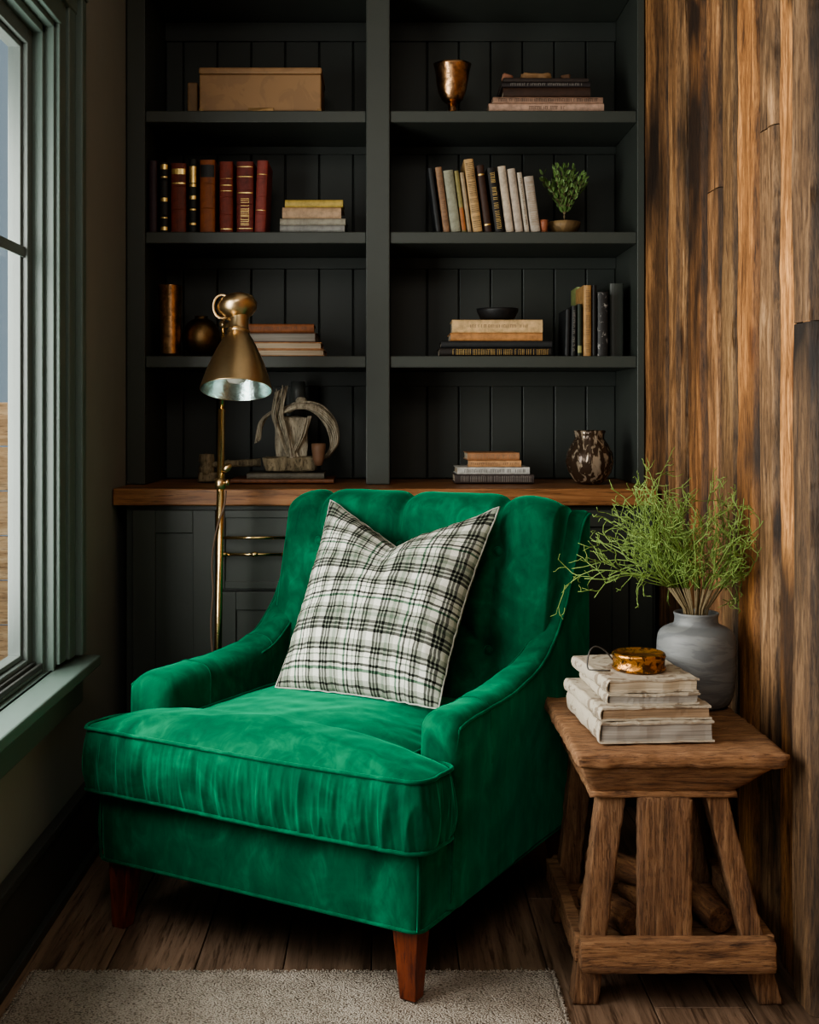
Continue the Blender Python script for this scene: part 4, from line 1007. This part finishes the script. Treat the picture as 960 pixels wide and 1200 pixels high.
def bd(name, a, b, c, d, e, f, mt, seed, nl=6, n=10, amp=.0022): return MB().rough(T([(a, c, e), (b, c, e), (b, d, e), (a, d, e), (a, c, f), (b, c, f), (b, d, f), (a, d, f)]), n=n, amp=amp, fr=55, seed=seed, nl=nl).build(name, mt, tb, smooth=True)
bd('center_board', .474, .574, 2.300, 2.326, .118, .386, M['tabz'], 21, 30, 12)
bd('stretcher', .362, .722, 2.270, 2.302, .072, .130, M['tabx'], 22, 6, 24)
bd('stretcher', .372, .712, 2.710, 2.738, .072, .125, M['tabx'], 23, 6, 20)
bd('stretcher', .356, .380, 2.302, 2.712, .078, .128, M['taby'] if 'taby' in M else M['tabx'], 24, 6, 20)
bd('stretcher', .706, .728, 2.302, 2.712, .078, .128, M['tabx'], 25, 6, 20)
bd('lower_shelf', .384, .702, 2.345, 2.660, .078, .092, M['tabx'], 26, 3, 16, .0015)
# firewood / log pieces on the lower shelf
M['bark'] = wood('bark and cut wood', srgb(60, 38, 24), srgb(112, 74, 46), srgb(150, 106, 68), (40, 12, 40), .85, 1.0, .3)
def log(label, x, y, r, l, rz, z, seed):
    m = MB(); k = 26; pr = [(0, 0), (r * .9, 0), (r, .004)] + [(r, l * i / 12) for i in range(1, 12)] + [(r, l - .004), (r * .9, l), (0, l)]
    m.lathe(pr, 36, Matrix.Translation((0, 0, r * 1.03)) @ Matrix.Rotation(R(90), 4, 'X') @ Matrix.Translation((0, 0, -l / 2)), ripple=lambda a, zz: .06 * noise.noise(Vector((math.cos(a) * 2, math.sin(a) * 2, seed + zz * 12))) - .03)
    o = m.build('firewood_log', M['bark'], smooth=True); smooth_angle(o, 45); o.location = (x, y, z); o.rotation_euler = (0, 0, rz)
    return tag(o, label, 'log', 'logs on the lower shelf of the side table')
log('round cut log on the lower table shelf, nearest the front left leg', .446, 2.445, .030, .15, R(25), .0935, 1)
log('log behind the center board on the lower table shelf', .535, 2.47, .032, .17, R(20), .0935, 4)
log('dark log near the right legs on the lower table shelf', .635, 2.47, .028, .16, R(12), .0935, 9)
log('log lying on top of two others under the side table', .492, 2.51, .027, .18, R(40), .150, 13)
# books on the table
def tbook(label, px, L_, W_, T_, z, rz, pages, x=None, y=None, cover='ivory'):
    r_ = thing('old_book', label, 'book', (x, y, z), (0, 0, rz + R(-90)), 'old ivory books stacked on the side table')
    book_mesh_parts(L_, W_, T_ - .0006, r_, M[cover], pages, 'flat', boards=.0038, wear=.0032)
    return z + T_
z = zt + .004
z = tbook('thickest worn ivory book at the bottom of the side table stack', 0, .28, .222, .040, z, R(4), M['pagegrey'], .396, 2.465)
z = tbook('worn ivory book with brown page edges second from bottom on the side table', 0, .27, .215, .026, z, R(6), M['pagebrown'], .396, 2.468)
z = tbook('worn ivory book with grey page edges second from top on the side table', 0, .25, .178, .022, z, R(3), M['pagegrey'], .418, 2.474)
z = tbook('worn ivory book at the top of the side table stack', 0, .25, .178, .026, z, R(7), M['pagez'], .412, 2.476)
# amber tin with wire loop
tn = thing('amber_tin', 'round amber mottled tin with wire loop on the old book stack', 'tin', (.505, 2.45, z + .0005))
MB().lathe([(0, 0), (.048, 0), (.052, .003), (.053, .008), (.0505, .011), (.0515, .026), (.053, .029), (.052, .034), (.047, .036), (.045, .033), (0, .032)], 56, ripple=lambda a, zz: .006 * math.sin(9 * a)).build('body', M['amber'], tn, smooth=True)
pts = [(-.050, .01, .018), (-.066, .012, .036), (-.085, .010, .044), (-.098, .004, .032), (-.102, -.004, .004), (-.088, -.016, .0025), (-.060, -.02, .0025)]
MB().tube(rib(pts, 30), .0016, 8).build('wire_loop', M['iron'], tn, smooth=True)
# stoneware vase with greenery
VS = (.672, 2.662, zt + .003)
vz = thing('stoneware_vase', 'grey stoneware vase with short neck on the side table behind the books', 'vase', VS)
pr = sm([(.064, 0), (.070, .003), (.078, .022), (.082, .05), (.0835, .09), (.0835, .125), (.081, .146), (.074, .158), (.060, .166), (.050, .170), (.0465, .176), (.046, .186), (.048, .193), (.046, .196), (.042, .192), (.041, .184), (.042, .172), (.06, .155), (.06, .10), (.05, .06)], 70)
MB().lathe([(0, 0)] + pr + [(0, .06)], 72, ripple=lambda a, zz: .004 * noise.noise(Vector((math.cos(a) * 1.5, math.sin(a) * 1.5, zz * 14)))).build('body', M['greystone'], vz, smooth=True)
random.seed(21)
gr = thing('green_twigs', 'wispy bunch of bright green branching twigs standing in the grey vase', 'plant', (VS[0], VS[1], VS[2] + .062))
stm = MB(); twg = MB()
def clampw(p):
    wx = XR(VS[1] + p.y) - .018 - VS[0]
    if p.x > wx: p.x = wx - random.uniform(0, .006)
    return p
def wander(p, d, l, steps, jit, up, r0, r1, m, depth):
    pts = [p.copy()]; q = p.copy(); d = d.normalized(); dirs = []
    for i in range(steps):
        d = (d + Vector((random.gauss(0, jit), random.gauss(0, jit), random.gauss(0, jit) + up))).normalized()
        if VS[0] + q.x > XR(VS[1] + q.y) - .045: d.x -= .35; d.y -= .25; d.normalize()
        q = clampw(q + d * l / steps); pts.append(q.copy()); dirs.append(d.copy())
    m.tube(pts, [lerp(r0, r1, i / steps) for i in range(steps + 1)], 4)
    if depth > 0:
        for i in range(1, steps):
            if random.random() < (.72 if depth == 2 else .5):
                side = Vector((random.gauss(0, 1), random.gauss(0, 1), random.gauss(0, 1) + .35)); side -= dirs[i] * side.dot(dirs[i]); side.normalize()
                wander(pts[i], dirs[i] * .75 + side * .75, l * random.uniform(.24, .46), 6, .34, .03, r1 * .95 + .0001, .0008, twg, depth - 1)
for k in range(62):
    a = random.uniform(0, 2 * math.pi); rb = .034 * math.sqrt(random.random())
    ph = random.uniform(0, 1) ** .75
    el = ph * 1.08
    az = random.uniform(0, 2 * math.pi)
    if random.random() < .42: az = math.pi + random.gauss(0, .55); el = random.uniform(.35, 1.25)
    d = Vector((math.sin(el) * math.cos(az), math.sin(el) * math.sin(az) * .8, math.cos(el)))
    base = Vector((math.cos(a) * rb * .5, math.sin(a) * rb * .5, .0)); neck = Vector((d.x * .03, d.y * .03, .142))
    q1 = neck + Vector((d.x * .035, d.y * .035, .045))
    stm.tube([base, neck * .5 + base * .5, neck, q1], [.0016, .0015, .0014, .0013], 5)
    ln_ = random.uniform(.15, .24) * (1.0 if d.x > -.3 else 1.12)
    wander(q1, (d + Vector((0, 0, .35))).normalized(), ln_, 9, .20, -.05 if el > .8 else .0, .0016, .0011, twg, 2)
stm.build('stems', M['stem'], gr, smooth=True); twg.build('twigs', M['sprig'], gr, smooth=True)

# ------------------------------------------------------------------ rug
rg = thing('area_rug', 'beige woven wool rug with frayed edge under the armchair front leg', 'rug', (-.18, 2.0, 0))
rx0, rx1, ry0, ry1 = -.690, .332, -.4, 2.424
m = MB(); vs = []; fs = []; nx, ny = 120, 300
def redge(x, y):
    ex = .0025 * noise.noise(Vector((y * 60, 0, 1))); ey = .003 * noise.noise(Vector((x * 60, 4, 1))) + .002 * noise.noise(Vector((x * 9, 4, 1))); return ex, ey
for j in range(ny + 1):
    for i in range(nx + 1):
        u, v = i / nx, j / ny; v = v ** .7; x = lerp(rx0, rx1, u); y = lerp(ry0, ry1, v); ex, ey = redge(x, y)
        x += ex * (1 if i in (0, nx) else 0); y += ey * (1 if j == ny else 0)
        z = .009 + .0012 * noise.noise(Vector((x * 30, y * 30, 0))) + .0008 * noise.noise(Vector((x * 90, y * 90, 0)))
        if i in (0, nx) or j in (0, ny): z = .001
        vs.append((x + .18, y - 2.0, z))
for j in range(ny):
    for i in range(nx): a = j * (nx + 1) + i; fs.append((a, a + 1, a + nx + 2, a + nx + 1))
m.add(vs, fs).build('rug_weave', M['rug'], rg, smooth=True)
fr = MB(); random.seed(4)
for k in range(520):
    x = lerp(rx0, rx1, k / 519); l = random.uniform(.003, .009) * (2.2 if random.random() < .06 else 1)
    y = ry1 - .004; p = Vector((x + .18, y - 2.0, .006)); q = p + Vector((random.gauss(0, .003), l + .002, random.uniform(-.001, .004)))
    fr.tube([p, (p + q) / 2 + Vector((0, 0, .002)), q], [.0016, .0015, .0009], 5)
for k in range(480):
    y = lerp(.9, ry1, k / 479)
    for xx, sg in ((rx1 - .004, 1), (rx0 + .004, -1)):
        p = Vector((xx + .18, y - 2.0, .006)); q = p + Vector((sg * random.uniform(.004, .009), random.gauss(0, .002), random.uniform(-.001, .002)))
        fr.tube([p, (p + q) / 2 + Vector((0, 0, .001)), q], [.0016, .0015, .0009], 5)
fr.build('frayed_edge', M['rug'], rg, smooth=True)

# ------------------------------------------------------------------ camera, light
cam = bpy.data.cameras.new('camera'); co = bpy.data.objects.new('camera', cam); COL.objects.link(co)
co.location = (0, 0, H); co.rotation_euler = (R(90), 0, 0)
cam.sensor_fit = 'HORIZONTAL'; cam.sensor_width = 36; cam.lens = 36 * F / 960
cam.shift_x = (480 - VX) / 960; cam.shift_y = -(600 - VY) / 960; cam.clip_start = .05
bpy.context.scene.camera = co
def area(name, loc, rot, sx, sy, e, c, spread=180):
    l = bpy.data.lights.new(name, 'AREA'); l.shape = 'RECTANGLE'; l.size = sx; l.size_y = sy; l.energy = e; l.color = c; l.spread = R(spread)
    o = bpy.data.objects.new(name, l); COL.objects.link(o); o.location = loc; o.rotation_euler = rot; return o
# daylight at the near window, front light at the added one (lamp local -Z -> +X)
area('daylight_window_near', (-.98, 2.0, 1.2), (0, R(-90), 0), 1.2, 1.4, 60, (1, .965, .91))
area('front_light_added_window', (-.98, -.65, 1.35), (0, R(-90), 0), 1.45, 2.3, 33, (1, .95, .88))  # front light for the chair, through the added window behind the camera
area('room_fill', (-.15, .35, 2.5), (R(22), 0, R(0)), 1.0, 1.6, 21, (1, .94, .86))
area('fence_daylight_fill', (-2.4, 3.6, 2.2), (R(50), 0, 0), 1.2, 1.2, 40, (1, .96, .9))  # lamp added outside, aimed at the siding fence to brighten it
w = bpy.data.worlds.new('world'); bpy.context.scene.world = w; w.use_nodes = True
bg = w.node_tree.nodes['Background']; bg.inputs[0].default_value = (.55, .68, .80, 1); bg.inputs[1].default_value = .38
vs_ = bpy.context.scene.view_settings
vs_.view_transform = 'AgX'
try: vs_.look = 'AgX - Medium High Contrast'
except Exception: pass
vs_.exposure = 0.22
